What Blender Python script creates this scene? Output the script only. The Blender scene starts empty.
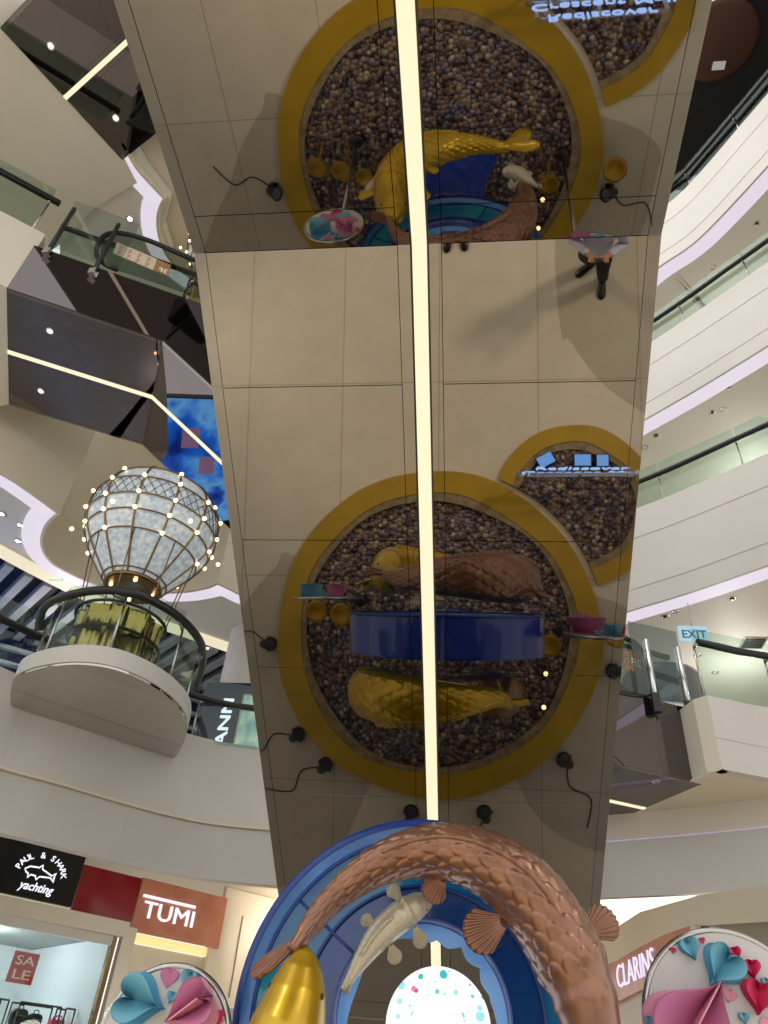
import bpy, bmesh, math, random
from mathutils import Vector, Matrix, Quaternion
from math import sin, cos, pi, radians, tan, sqrt, atan2, hypot

random.seed(7)
SC = bpy.context.scene
COL = SC.collection
V = Vector

# ------------------------------------------------------------------ camera
F, YAW, PIT, ROL, CH = 749.0, -0.1475, 0.6684, 0.0934, 1.6
_f = V((sin(YAW) * cos(PIT), cos(YAW) * cos(PIT), sin(PIT)))
_r = V((cos(YAW), -sin(YAW), 0))
_u = _r.cross(_f)
CR = cos(ROL) * _r + sin(ROL) * _u
CU = -sin(ROL) * _r + cos(ROL) * _u
CF = _f
CAM = V((0, 0, CH))

def sight(x, y):
    return (CR * ((x - 384) / F) - CU * ((y - 512) / F) + CF).normalized()

def at_z(x, y, z):
    d = sight(x, y)
    return CAM + d * ((z - CH) / d.z)

def at_y(x, y, Y):
    d = sight(x, y)
    return CAM + d * (Y / d.y)

def at_plane(x, y, p, n):
    d = sight(x, y)
    return CAM + d * ((p - CAM).dot(n) / d.dot(n))

cam = bpy.data.cameras.new('camera')
cam.sensor_fit = 'VERTICAL'
cam.sensor_height = 36
cam.sensor_width = 27
cam.lens = F / 1024 * 36
cam.clip_start = 0.05
cam.clip_end = 300
camo = bpy.data.objects.new('camera', cam)
COL.objects.link(camo)
camo.matrix_world = Matrix(((CR.x, CU.x, -CF.x, 0), (CR.y, CU.y, -CF.y, 0), (CR.z, CU.z, -CF.z, CH), (0, 0, 0, 1)))
SC.camera = camo

SC.view_settings.view_transform = 'Standard'
SC.view_settings.look = 'None'
SC.view_settings.exposure = 0.32
SC.view_settings.gamma = 1.0
SC.view_settings.use_curve_mapping = False
SC.cycles.max_bounces = 10
SC.cycles.diffuse_bounces = 4
SC.cycles.glossy_bounces = 6
SC.cycles.transparent_max_bounces = 16
SC.cycles.use_denoising = True
SC.cycles.sample_clamp_indirect = 6.0

# ------------------------------------------------------------------ materials
def lin(c):
    return tuple(((v / 255) / 12.92 if v / 255 <= 0.04045 else ((v / 255 + 0.055) / 1.055) ** 2.4) for v in c[:3]) + (1,)

MATS = {}
def mat(name, rgb=(200, 200, 200), rough=0.5, metal=0.0, emit=None, estr=0.0, spec=0.5, coat=0.0):
    m = bpy.data.materials.new(name)
    m.use_nodes = True
    b = m.node_tree.nodes['Principled BSDF']
    b.inputs['Base Color'].default_value = lin(rgb)
    b.inputs['Roughness'].default_value = rough
    b.inputs['Metallic'].default_value = metal
    b.inputs['Specular IOR Level'].default_value = spec
    b.inputs['Coat Weight'].default_value = coat
    if emit is not None:
        b.inputs['Emission Color'].default_value = lin(emit)
        b.inputs['Emission Strength'].default_value = estr
    MATS[name] = m
    return m

def nodes(m):
    return m.node_tree.nodes, m.node_tree.links, m.node_tree.nodes['Principled BSDF']

def ramp(n, stops, interp='LINEAR'):
    r = n.new('ShaderNodeValToRGB')
    r.color_ramp.interpolation = interp
    e = r.color_ramp.elements
    while len(e) > 1:
        e.remove(e[-1])
    e[0].position = stops[0][0]
    e[0].color = lin(stops[0][1])
    for p, c in stops[1:]:
        k = e.new(p)
        k.color = lin(c)
    return r

def noisy(name, c1, c2, scale=4.0, rough=0.5, metal=0.0, bump=0.0, detail=5, coat=0.0):
    m = mat(name, c1, rough, metal, coat=coat)
    n, l, b = nodes(m)
    tc = n.new('ShaderNodeTexCoord')
    t = n.new('ShaderNodeTexNoise')
    t.inputs['Scale'].default_value = scale
    t.inputs['Detail'].default_value = detail
    r = ramp(n, [(0.35, c1), (0.65, c2)])
    l.new(tc.outputs['Object'], t.inputs['Vector'])
    l.new(t.outputs['Fac'], r.inputs['Fac'])
    l.new(r.outputs['Color'], b.inputs['Base Color'])
    if bump:
        bp = n.new('ShaderNodeBump')
        bp.inputs['Strength'].default_value = bump
        bp.inputs['Distance'].default_value = 0.02
        l.new(t.outputs['Fac'], bp.inputs['Height'])
        l.new(bp.outputs['Normal'], b.inputs['Normal'])
    return m

def glass(name, tint, gloss=0.12, gcol=(230, 240, 238)):
    m = bpy.data.materials.new(name)
    m.use_nodes = True
    n, l = m.node_tree.nodes, m.node_tree.links
    n.clear()
    o = n.new('ShaderNodeOutputMaterial')
    t = n.new('ShaderNodeBsdfTransparent')
    t.inputs['Color'].default_value = lin(tint)
    g = n.new('ShaderNodeBsdfGlossy')
    g.inputs['Roughness'].default_value = 0.03
    g.inputs['Color'].default_value = lin(gcol)
    fr = n.new('ShaderNodeLayerWeight')
    fr.inputs['Blend'].default_value = 0.5
    pw = n.new('ShaderNodeMath'); pw.operation = 'POWER'; pw.inputs[1].default_value = 5.0
    l.new(fr.outputs['Facing'], pw.inputs[0])
    ad = n.new('ShaderNodeMath')
    ad.operation = 'MULTIPLY_ADD'
    ad.inputs[1].default_value = 0.8
    ad.inputs[2].default_value = gloss * 0.4
    mx = n.new('ShaderNodeMixShader')
    l.new(pw.outputs[0], ad.inputs[0])
    l.new(ad.outputs[0], mx.inputs[0])
    l.new(t.outputs[0], mx.inputs[1])
    l.new(g.outputs[0], mx.inputs[2])
    l.new(mx.outputs[0], o.inputs[0])
    MATS[name] = m
    return m

def emis(name, rgb, s):
    return mat(name, (20, 20, 20), 0.5, 0, rgb, s)

white = noisy('white_paint', (206, 203, 198), (198, 195, 190), 0.6, 0.45)
cream = noisy('cream_paint', (222, 212, 190), (214, 204, 182), 0.5, 0.5)
warmw = noisy('warm_white_paint', (220, 213, 198), (212, 205, 190), 0.5, 0.5)
ceilw = noisy('ceiling_paint', (222, 218, 208), (214, 210, 200), 0.4, 0.55)
graym = noisy('grey_paint', (196, 193, 190), (188, 185, 182), 0.5, 0.5)
mirror = mat('tinted_mirror', (143, 138, 130), 0.015, 1.0)
dmirror = mat('dark_mirror', (116, 110, 112), 0.02, 1.0)
smirror = mat('steel_mirror', (196, 190, 180), 0.08, 1.0)
trimm = mat('escalator_trim_metal', (140, 136, 130), 0.03, 1.0)
seam = mat('seam_black', (52, 49, 45), 0.5)
steel = mat('brushed_steel', (190, 188, 184), 0.25, 1.0)
chrome = mat('chrome', (225, 225, 225), 0.08, 1.0)
rubber = mat('black_rubber', (22, 22, 24), 0.35)
darkpl = mat('dark_plastic', (30, 28, 28), 0.4)
led_w = emis('warm_led', (255, 238, 200), 0.88)
led_c = emis('cool_led', (236, 226, 240), 0.72)
led_y = emis('cream_led', (250, 238, 205), 0.72)
lit_ceil = emis('lit_ceiling_glow', (255, 246, 222), 1.3)  # strong light on the shop ceilings, put into the material as emission
bulbm = emis('bulb_glow', (255, 214, 150), 6.0)
spotm = emis('downlight_glow', (255, 236, 205), 9.0)
gl = glass('balustrade_glass', (232, 242, 237), 0.08)
glc = glass('clear_glass', (240, 244, 244), 0.08)
gledge = mat('glass_edge', (120, 160, 148), 0.1)
gold = mat('gold_mirror', (205, 170, 105), 0.12, 1.0)
bronze = mat('bronze_metal', (138, 112, 78), 0.35, 0.9)
yellow = noisy('yellow_curb', (176, 142, 18), (162, 130, 14), 2.0, 0.5)
sandy = noisy('sandy_rim', (150, 134, 104), (118, 100, 74), 12, 0.8, bump=0.4)
padm = noisy('lotus_gold', (166, 130, 24), (146, 112, 20), 8, 0.35, 0.35)
copper = noisy('copper_paint', (158, 116, 94), (140, 101, 82), 9, 0.30, 0.65, coat=0.3)
goldfish = noisy('gold_paint', (206, 168, 30), (190, 152, 24), 9, 0.28, 0.5, coat=0.3)
whitefish = noisy('pearl_paint', (212, 204, 180), (200, 192, 168), 12, 0.3, 0.25, coat=0.3)
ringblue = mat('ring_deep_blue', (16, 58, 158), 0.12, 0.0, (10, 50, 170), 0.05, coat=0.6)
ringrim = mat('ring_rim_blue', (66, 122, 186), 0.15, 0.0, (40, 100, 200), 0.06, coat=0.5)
inlead = mat('ring_leading_blue', (24, 62, 140), 0.25)
black = mat('black_gloss', (14, 14, 16), 0.12)
navy = mat('navy_panel', (20, 28, 66), 0.2)
red = mat('red_gloss', (140, 22, 30), 0.1)
redbr = noisy('copper_red_panel', (206, 138, 112), (190, 120, 98), 3, 0.15)
redp = mat('sale_red', (206, 60, 46), 0.5)
letw = emis('letter_white', (235, 238, 255), 1.1)
letv = emis('letter_violet', (226, 222, 250), 0.9)
letb = emis('letter_blue', (150, 185, 255), 3.0)
paperw = mat('letter_paper', (245, 235, 225), 0.6)
pink = mat('paper_pink', (198, 120, 164), 0.6)
pinkl = mat('paper_light_pink', (232, 160, 180), 0.6)
teal = mat('paper_blue', (112, 180, 202), 0.6)
tealm = mat('paper_mid_blue', (84, 158, 196), 0.6)
crim = mat('paper_crimson', (205, 44, 92), 0.6)
discw = mat('disc_white', (216, 214, 212), 0.5)
skin = mat('skin', (190, 140, 112), 0.5)
hairm = mat('black_hair', (20, 17, 16), 0.5)
shirt = noisy('white_shirt', (205, 208, 226), (188, 192, 214), 6, 0.8)
trous = mat('dark_trousers', (24, 24, 32), 0.8)
shoem = mat('black_leather', (16, 15, 15), 0.3)
bagp = mat('pink_leather', (206, 40, 84), 0.4)
bagk = mat('black_nylon', (26, 27, 34), 0.5)
shopw = mat('shop_white', (214, 222, 224), 0.5)
shopc = mat('shop_ceiling', (150, 158, 156), 0.6)
slatw = mat('slat_white', (150, 152, 160), 0.5)
ddark = mat('void_dark', (14, 13, 16), 0.7)

# floor stone
def floor_mat(name, c1, c2):
    m = mat(name, c1, 0.28)
    n, l, b = nodes(m)
    tc = n.new('ShaderNodeTexCoord')
    mp = n.new('ShaderNodeMapping')
    mp.inputs['Location'].default_value = (1.46, -1.245, 0)
    br = n.new('ShaderNodeTexBrick')
    br.offset = 0.0
    br.inputs['Scale'].default_value = 1.0
    br.inputs['Brick Width'].default_value = 1.1
    br.inputs['Row Height'].default_value = 2.2
    br.inputs['Mortar Size'].default_value = 0.006
    br.inputs['Mortar Smooth'].default_value = 0.1
    br.inputs['Color1'].default_value = (1, 1, 1, 1)
    br.inputs['Color2'].default_value = (0.95, 0.95, 0.94, 1)
    br.inputs['Mortar'].default_value = (0.62, 0.6, 0.57, 1)
    nz = n.new('ShaderNodeTexNoise')
    nz.inputs['Scale'].default_value = 3.0
    nz.inputs['Detail'].default_value = 8
    r = ramp(n, [(0.3, c1), (0.7, c2)])
    vo = n.new('ShaderNodeTexVoronoi')
    vo.inputs['Scale'].default_value = 9.0
    r2 = ramp(n, [(0.04, (150, 140, 128)), (0.09, (255, 255, 255))])
    m1 = n.new('ShaderNodeMix'); m1.data_type = 'RGBA'; m1.blend_type = 'MULTIPLY'; m1.inputs[0].default_value = 1
    m2 = n.new('ShaderNodeMix'); m2.data_type = 'RGBA'; m2.blend_type = 'MULTIPLY'; m2.inputs[0].default_value = 0.35
    l.new(tc.outputs['Object'], mp.inputs['Vector'])
    l.new(mp.outputs[0], br.inputs['Vector'])
    l.new(tc.outputs['Object'], nz.inputs['Vector'])
    l.new(tc.outputs['Object'], vo.inputs['Vector'])
    l.new(nz.outputs['Fac'], r.inputs['Fac'])
    l.new(vo.outputs['Distance'], r2.inputs['Fac'])
    l.new(r.outputs[0], m1.inputs[6]); l.new(br.outputs['Color'], m1.inputs[7])
    l.new(m1.outputs[2], m2.inputs[6]); l.new(r2.outputs[0], m2.inputs[7])
    l.new(m2.outputs[2], b.inputs['Base Color'])
    return m
stone = floor_mat('pale_stone', (206, 198, 182), (216, 208, 193))
stone2 = floor_mat('grey_stone', (176, 168, 152), (186, 177, 161))

# pebbles
def pebble_mat():
    m = mat('pebbles', (120, 110, 100), 0.35)
    n, l, b = nodes(m)
    tc = n.new('ShaderNodeTexCoord')
    nz = n.new('ShaderNodeTexNoise'); nz.inputs['Scale'].default_value = 10
    mixv = n.new('ShaderNodeMix'); mixv.data_type = 'RGBA'; mixv.inputs[0].default_value = 0.02
    vo = n.new('ShaderNodeTexVoronoi'); vo.inputs['Scale'].default_value = 23
    sep = n.new('ShaderNodeSeparateColor')
    r = ramp(n, [(0.0, (80, 54, 52)), (0.20, (124, 100, 88)), (0.36, (160, 142, 124)), (0.46, (76, 76, 100)),
                 (0.58, (142, 114, 94)), (0.74, (182, 168, 150)), (0.80, (98, 68, 66)), (0.90, (104, 104, 126))], 'CONSTANT')
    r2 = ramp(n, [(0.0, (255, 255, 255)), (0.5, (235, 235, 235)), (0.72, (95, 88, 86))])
    mm = n.new('ShaderNodeMix'); mm.data_type = 'RGBA'; mm.blend_type = 'MULTIPLY'; mm.inputs[0].default_value = 1
    bp = n.new('ShaderNodeBump'); bp.inputs['Strength'].default_value = 0.9; bp.inputs['Distance'].default_value = 0.03; bp.invert = True
    l.new(tc.outputs['Object'], mixv.inputs[6]); l.new(tc.outputs['Object'], nz.inputs['Vector']); l.new(nz.outputs['Color'], mixv.inputs[7])
    l.new(mixv.outputs[2], vo.inputs['Vector'])
    l.new(vo.outputs['Color'], sep.inputs[0]); l.new(sep.outputs[0], r.inputs['Fac'])
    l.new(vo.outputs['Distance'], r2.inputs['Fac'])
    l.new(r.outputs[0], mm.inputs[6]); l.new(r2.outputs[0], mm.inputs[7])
    l.new(mm.outputs[2], b.inputs['Base Color'])
    l.new(vo.outputs['Distance'], bp.inputs['Height']); l.new(bp.outputs[0], b.inputs['Normal'])
    return m
pebbles = pebble_mat()

# stained-glass-like teal swirl of the ring face
def teal_mat():
    m = mat('ring_teal', (24, 120, 140), 0.12, 0, coat=0.6)
    n, l, b = nodes(m)
    tc = n.new('ShaderNodeTexCoord')
    nz = n.new('ShaderNodeTexNoise'); nz.inputs['Scale'].default_value = 2.2; nz.inputs['Detail'].default_value = 2
    r = ramp(n, [(0.3, (10, 58, 130)), (0.5, (16, 104, 150)), (0.72, (40, 150, 158))])
    l.new(tc.outputs['Object'], nz.inputs['Vector']); l.new(nz.outputs['Fac'], r.inputs['Fac'])
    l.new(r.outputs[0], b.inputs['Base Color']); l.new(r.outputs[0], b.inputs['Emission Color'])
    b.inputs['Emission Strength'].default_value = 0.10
    return m
ringteal = teal_mat()

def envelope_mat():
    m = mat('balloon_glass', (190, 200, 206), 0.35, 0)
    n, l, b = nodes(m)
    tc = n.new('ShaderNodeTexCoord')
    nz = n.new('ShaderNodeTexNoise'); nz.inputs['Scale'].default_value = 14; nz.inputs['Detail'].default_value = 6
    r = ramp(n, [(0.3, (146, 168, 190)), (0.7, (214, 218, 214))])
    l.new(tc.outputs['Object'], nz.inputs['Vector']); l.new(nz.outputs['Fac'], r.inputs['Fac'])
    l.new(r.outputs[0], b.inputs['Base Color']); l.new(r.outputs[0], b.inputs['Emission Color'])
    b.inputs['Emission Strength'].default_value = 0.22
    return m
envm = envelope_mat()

def dots_mat():
    m = mat('dotted_lightbox', (235, 240, 245), 0.4)
    n, l, b = nodes(m)
    tc = n.new('ShaderNodeTexCoord')
    vo = n.new('ShaderNodeTexVoronoi'); vo.inputs['Scale'].default_value = 20; vo.voronoi_dimensions = '2D'
    sx = n.new('ShaderNodeSeparateXYZ'); cx = n.new('ShaderNodeCombineXYZ')
    l.new(tc.outputs['Object'], sx.inputs[0]); l.new(sx.outputs['X'], cx.inputs['X']); l.new(sx.outputs['Z'], cx.inputs['Y'])
    l.new(cx.outputs[0], vo.inputs['Vector'])
    sc = n.new('ShaderNodeSeparateColor'); l.new(vo.outputs['Color'], sc.inputs[0])
    r = ramp(n, [(0, (214, 60, 110)), (0.25, (60, 176, 176)), (0.5, (150, 214, 214)), (0.7, (226, 120, 160)), (0.85, (90, 190, 190))], 'CONSTANT')
    l.new(sc.outputs[0], r.inputs['Fac'])
    siz = n.new('ShaderNodeMath'); siz.operation = 'MULTIPLY'; siz.inputs[1].default_value = 0.42; l.new(sc.outputs[1], siz.inputs[0])
    lt = n.new('ShaderNodeMath'); lt.operation = 'LESS_THAN'; l.new(vo.outputs['Distance'], lt.inputs[0]); l.new(siz.outputs[0], lt.inputs[1])
    ln = n.new('ShaderNodeVectorMath'); ln.operation = 'LENGTH'; l.new(cx.outputs[0], ln.inputs[0])
    gt = n.new('ShaderNodeMath'); gt.operation = 'GREATER_THAN'; gt.inputs[1].default_value = 0.115; l.new(ln.outputs['Value'], gt.inputs[0])
    ml = n.new('ShaderNodeMath'); ml.operation = 'MULTIPLY'; l.new(lt.outputs[0], ml.inputs[0]); l.new(gt.outputs[0], ml.inputs[1])
    mx = n.new('ShaderNodeMix'); mx.data_type = 'RGBA'; mx.inputs[6].default_value = lin((236, 246, 255))
    l.new(ml.outputs[0], mx.inputs[0]); l.new(r.outputs[0], mx.inputs[7])
    l.new(mx.outputs[2], b.inputs['Emission Color']); b.inputs['Emission Strength'].default_value = 1.0
    b.inputs['Base Color'].default_value = lin((60, 60, 60))
    return m
dotsm = dots_mat()

def screen_mat():
    m = mat('video_screen', (10, 10, 12), 0.2)
    n, l, b = nodes(m)
    tc = n.new('ShaderNodeTexCoord')
    nz = n.new('ShaderNodeTexNoise'); nz.inputs['Scale'].default_value = 0.8; nz.inputs['Detail'].default_value = 3
    r = ramp(n, [(0.30, (10, 40, 130)), (0.45, (30, 110, 225)), (0.55, (110, 190, 250)), (0.62, (40, 90, 200)), (0.72, (20, 40, 110))])
    l.new(tc.outputs['Object'], nz.inputs['Vector']); l.new(nz.outputs['Fac'], r.inputs['Fac'])
    l.new(r.outputs[0], b.inputs['Emission Color']); b.inputs['Emission Strength'].default_value = 2.2
    return m
screenm = screen_mat()

def marble_wall():
    m = mat('veined_wall', (205, 216, 204), 0.5)
    n, l, b = nodes(m)
    tc = n.new('ShaderNodeTexCoord')
    w = n.new('ShaderNodeTexWave'); w.bands_direction = 'Z'
    w.inputs['Scale'].default_value = 1.1; w.inputs['Distortion'].default_value = 9; w.inputs['Detail'].default_value = 2; w.inputs['Detail Scale'].default_value = 1.2
    r = ramp(n, [(0.0, (120, 126, 120)), (0.08, (205, 214, 202)), (1, (212, 220, 210))])
    l.new(tc.outputs['Object'], w.inputs['Vector']); l.new(w.outputs['Fac'], r.inputs['Fac']); l.new(r.outputs[0], b.inputs['Base Color'])
    return m
veined = marble_wall()

# ------------------------------------------------------------------ mesh builder
ORG = {}
class MB:
    def __init__(s): s.v = []; s.f = []; s.sm = []
    def add(s, vs, fs, smooth=False):
        o = len(s.v); s.v += [V(p) for p in vs]
        for f in fs: s.f.append([i + o for i in f]); s.sm.append(smooth)
        return s
    def box(s, lo, hi, M=None):
        x0, y0, z0 = lo; x1, y1, z1 = hi
        vs = [V(p) for p in ((x0,y0,z0),(x1,y0,z0),(x1,y1,z0),(x0,y1,z0),(x0,y0,z1),(x1,y0,z1),(x1,y1,z1),(x0,y1,z1))]
        if M: vs = [M @ p for p in vs]
        return s.add(vs, [(3,2,1,0),(4,5,6,7),(0,1,5,4),(1,2,6,5),(2,3,7,6),(3,0,4,7)])
    def prism(s, base, ext, smooth=False):
        n = len(base); e = V(ext); b = [V(p) for p in base]
        s.add(b + [p + e for p in b], [tuple(range(n))[::-1], tuple(range(n, 2*n))] + [(i, (i+1) % n, n + (i+1) % n, n + i) for i in range(n)])
        return s
    def tube(s, pts, r, seg=8, closed=False, caps=True):
        P = [V(p) for p in pts]; n = len(P); rs = r if isinstance(r, (list, tuple)) else [r] * n
        prev = None; vs = []
        for i in range(n):
            if closed: t = (P[(i+1) % n] - P[i-1]).normalized()
            else: t = (P[min(i+1, n-1)] - P[max(i-1, 0)]).normalized()
            if prev is None:
                a = V((0,0,1)) if abs(t.z) < 0.9 else V((1,0,0)); nn = (a - t * a.dot(t)).normalized()
            else:
                nn = (prev - t * prev.dot(t)).normalized()
            prev = nn; bb = t.cross(nn)
            for k in range(seg):
                an = 2*pi*k/seg; vs.append(P[i] + (nn*cos(an) + bb*sin(an)) * rs[i])
        fs = []
        m = n if closed else n - 1
        for i in range(m):
            j = (i+1) % n
            for k in range(seg):
                k2 = (k+1) % seg; fs.append((i*seg+k, i*seg+k2, j*seg+k2, j*seg+k))
        s.add(vs, fs, True)
        if caps and not closed:
            o = len(s.v) - n*seg
            s.f.append([o+k for k in range(seg)][::-1]); s.sm.append(False)
            s.f.append([o+(n-1)*seg+k for k in range(seg)]); s.sm.append(False)
        return s
    def lathe(s, prof, c, axis='Z', seg=64, smooth=True, closed=False):
        vs = []; c = V(c)
        for r, h in prof:
            for k in range(seg):
                a = 2*pi*k/seg
                if axis == 'Z': vs.append(c + V((r*cos(a), r*sin(a), h)))
                else: vs.append(c + V((r*cos(a), h, r*sin(a))))
        fs = []; n = len(prof)
        for i in range(n if closed else n-1):
            j = (i+1) % n
            for k in range(seg):
                k2 = (k+1) % seg
                q = (i*seg+k, i*seg+k2, j*seg+k2, j*seg+k)
                fs.append(q if axis == 'Z' else q[::-1])
        return s.add(vs, fs, smooth)
    def sphere(s, c, r, seg=12, rings=8, sc=(1,1,1)):
        c = V(c); vs = []
        for i in range(rings+1):
            t = pi*i/rings
            for k in range(seg):
                a = 2*pi*k/seg; vs.append(c + V((r*sc[0]*sin(t)*cos(a), r*sc[1]*sin(t)*sin(a), r*sc[2]*cos(t))))
        fs = [(i*seg+k, (i+1)*seg+k, (i+1)*seg+(k+1) % seg, i*seg+(k+1) % seg) for i in range(rings) for k in range(seg)]
        return s.add(vs, fs, True)
    def wall(s, path, z0, z1, th=0.0, closed=False):
        """vertical wall following a plan path; thickness th to the left of travel"""
        P = [V((p[0], p[1], 0)) for p in path]; n = len(P); off = []
        for i in range(n):
            t = (P[min(i+1, n-1)] - P[max(i-1, 0)]).normalized(); off.append(P[i] + V((-t.y, t.x, 0)) * th)
        for i in range(n-1):
            a, b, c, d = P[i], P[i+1], off[i+1], off[i]
            self_v = [V((p.x, p.y, z)) for z in (z0, z1) for p in (a, b, c, d)]
            fs = [(0,1,5,4),(2,3,7,6),(4,5,6,7),(3,2,1,0)]
            if i == 0: fs.append((3,0,4,7))
            if i == n-2: fs.append((1,2,6,5))
            s.add(self_v, fs, False)
        return s
    def strip(s, path, w0, w1, z0, z1):
        """horizontal strip between offsets w0 and w1 (left of travel), from z0 up to z1"""
        P = [V((p[0], p[1], 0)) for p in path]; n = len(P); A = []; B = []
        for i in range(n):
            t = (P[min(i+1, n-1)] - P[max(i-1, 0)]).normalized(); q = V((-t.y, t.x, 0)); A.append(P[i] + q*w0); B.append(P[i] + q*w1)
        vs = []
        for z in (z0, z1):
            vs += [V((p.x, p.y, z)) for p in A] + [V((p.x, p.y, z)) for p in B]
        fs = []
        for i in range(n-1):
            fs += [(i, n+i, n+i+1, i+1), (2*n+i, 2*n+i+1, 3*n+i+1, 3*n+i), (i, i+1, 2*n+i+1, 2*n+i), (n+i+1, n+i, 3*n+i, 3*n+i+1)]
        return s.add(vs, fs, False)
    def build(s, name, m, parent=None, local=False, weld=False):
        me = bpy.data.meshes.new(name)
        o = V((0,0,0))
        if parent is not None and not local: o = ORG.get(parent.name, V((0,0,0)))
        me.from_pydata([tuple(p - o) for p in s.v], [], s.f)
        me.polygons.foreach_set('use_smooth', s.sm)
        me.materials.append(m)
        if weld:
            bm = bmesh.new(); bm.from_mesh(me); bmesh.ops.remove_doubles(bm, verts=bm.verts, dist=1e-4)
            bmesh.ops.recalc_face_normals(bm, faces=bm.faces); bm.to_mesh(me); bm.free()
        ob = bpy.data.objects.new(name, me); COL.objects.link(ob)
        if parent is not None:
            ob.parent = parent; ORG[ob.name] = ORG.get(parent.name, V((0,0,0)))
        return ob

def thing(name, label, cat, loc=(0,0,0), group=None):
    o = bpy.data.objects.new(name, None); COL.objects.link(o)
    o.location = loc; o.empty_display_size = 0.1
    o['label'] = label; o['category'] = cat
    if group: o['group'] = group
    ORG[o.name] = V(loc)
    return o
def tag(o, label, cat, group=None, kind=None):
    o['label'] = label; o['category'] = cat
    if group: o['group'] = group
    if kind: o['kind'] = kind
    return o
def struct(o, label=None):
    o['kind'] = 'structure'
    if label: o['label'] = label
    return o
def dup(root, loc, label=None, group=None, rz=None):
    r = root.copy(); COL.objects.link(r); r.location = loc
    if rz is not None: r.rotation_euler = (0, 0, rz)
    if label: r['label'] = label
    if group: r['group'] = group
    for ch in list(root.children):
        c = ch.copy(); COL.objects.link(c); c.parent = r
        for g in ch.children:
            d = g.copy(); COL.objects.link(d); d.parent = c
    return r

def catmull(pts, n=8, closed=False):
    P = [V(p) for p in pts]; out = []; N = len(P)
    rng = N if closed else N-1
    for i in range(rng):
        if closed: a, b, c, d = P[i-1], P[i], P[(i+1) % N], P[(i+2) % N]
        else: a, b, c, d = P[max(i-1, 0)], P[i], P[i+1], P[min(i+2, N-1)]
        for k in range(n):
            t = k/n
            out.append(0.5*((2*b) + (c-a)*t + (2*a-5*b+4*c-d)*t*t + (3*b-a-3*c+d)*t**3))
    if not closed: out.append(P[-1])
    return out

def interp(tab, u):
    for i in range(len(tab)-1):
        if u <= tab[i+1][0]:
            t = (u - tab[i][0]) / (tab[i+1][0] - tab[i][0]); t = max(0, min(1, t)); return tab[i][1]*(1-t) + tab[i+1][1]*t
    return tab[-1][1]

def text_mb(mb, s, origin, xd, yd, size, depth=0.02, bold=0.0, width=None, align='LEFT', shear=0.0):
    cu = bpy.data.curves.new('lettering_curve', 'FONT')
    cu.body = s; cu.size = 1.0; cu.extrude = 0.5; cu.align_x = align; cu.offset = bold; cu.shear = shear; cu.resolution_u = 3
    ob = bpy.data.objects.new('lettering_curve', cu); COL.objects.link(ob)
    bpy.context.view_layer.update()
    dg = bpy.context.evaluated_depsgraph_get()
    me = bpy.data.meshes.new_from_object(ob.evaluated_get(dg))
    xs = [v.co.x for v in me.vertices]
    sx = size
    if width: sx = width / (max(xs) - min(xs))
    xd = V(xd).normalized(); yd = V(yd).normalized(); zd = xd.cross(yd); o = V(origin)
    vs = [o + xd*(v.co.x*sx) + yd*(v.co.y*size) + zd*(v.co.z*depth) for v in me.vertices]
    mb.add(vs, [tuple(p.vertices) for p in me.polygons])
    bpy.data.objects.remove(ob); bpy.data.curves.remove(cu); bpy.data.meshes.remove(me)
    return mb

# ------------------------------------------------------------------ world
w = bpy.data.worlds.new('world'); SC.world = w; w.use_nodes = True
bg = w.node_tree.nodes['Background']
bg.inputs['Color'].default_value = (1.0, 0.965, 0.92, 1)
bg.inputs['Strength'].default_value = 0.95
#BODY
# ================================================================== FLOOR AND PONDS
fl = MB().box((-22, -14, -0.3), (18, 26, 0.0)).build('floor', stone); struct(fl)
inl = [(-1.965, 3.22), (-2.186, 3.356), (-2.522, 3.758), (-2.773, 4.203), (-3.195, 4.817), (-3.9, 6.4), (-1.6, 6.6), (-0.8, 4.0)]
struct(MB().prism([(p.x, p.y, 0.001) for p in catmull([(x, y, 0) for x, y in inl], 5, True)], (0, 0, 0.003)).build('floor.001', stone2))
inl = [(1.10, 3.5), (1.304, 3.607), (1.729, 3.781), (1.97, 4.0), (1.99, 4.25), (1.9, 5.2), (1.5, 6.2), (0.6, 5.8), (0.2, 4.2)]
struct(MB().prism([(p.x, p.y, 0.001) for p in catmull([(x, y, 0) for x, y in inl], 5, True)], (0, 0, 0.003)).build('floor.002', stone2))
inl = [(1.0, 0.70), (1.093, 0.792), (1.41, 1.257), (1.829, 1.601), (2.6, 2.1), (3.6, 2.2), (3.6, -1.5), (1.2, -1.5), (0.95, -0.4)]
struct(MB().prism([(p.x, p.y, 0.001) for p in catmull([(x, y, 0) for x, y in inl], 5, True)], (0, 0, 0.003)).build('floor.003', stone2))

def wavy_ring(cx, cy, r, amp, ph, n=120):
    out = []
    for k in range(n):
        a = 2*pi*k/n
        rr = r + amp*sin(3*a+ph) + 0.6*amp*sin(5*a+2*ph) + 0.35*amp*sin(9*a+ph)
        out.append((cx + rr*cos(a), cy + rr*sin(a)))
    return out
def band(mb, outer, inner, z0, z1):
    n = len(outer)
    vs = [V((x, y, z)) for z in (z0, z1) for L in (outer, inner) for x, y in L]
    fs = []
    for k in range(n):
        j = (k+1) % n
        fs += [(2*n+k, 2*n+j, 3*n+j, 3*n+k), (k, j, 2*n+j, 2*n+k), (n+j, n+k, 3*n+k, 3*n+j)]
    return mb.add(vs, fs)
def bite(pts):
    out = []
    for x, y in pts:
        dx, dy = x+0.388, y-4.03; r = hypot(dx, dy)
        if r < 1.80: x, y = -0.388+dx/r*1.80, 4.03+dy/r*1.80
        out.append((x, y))
    return out
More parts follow.
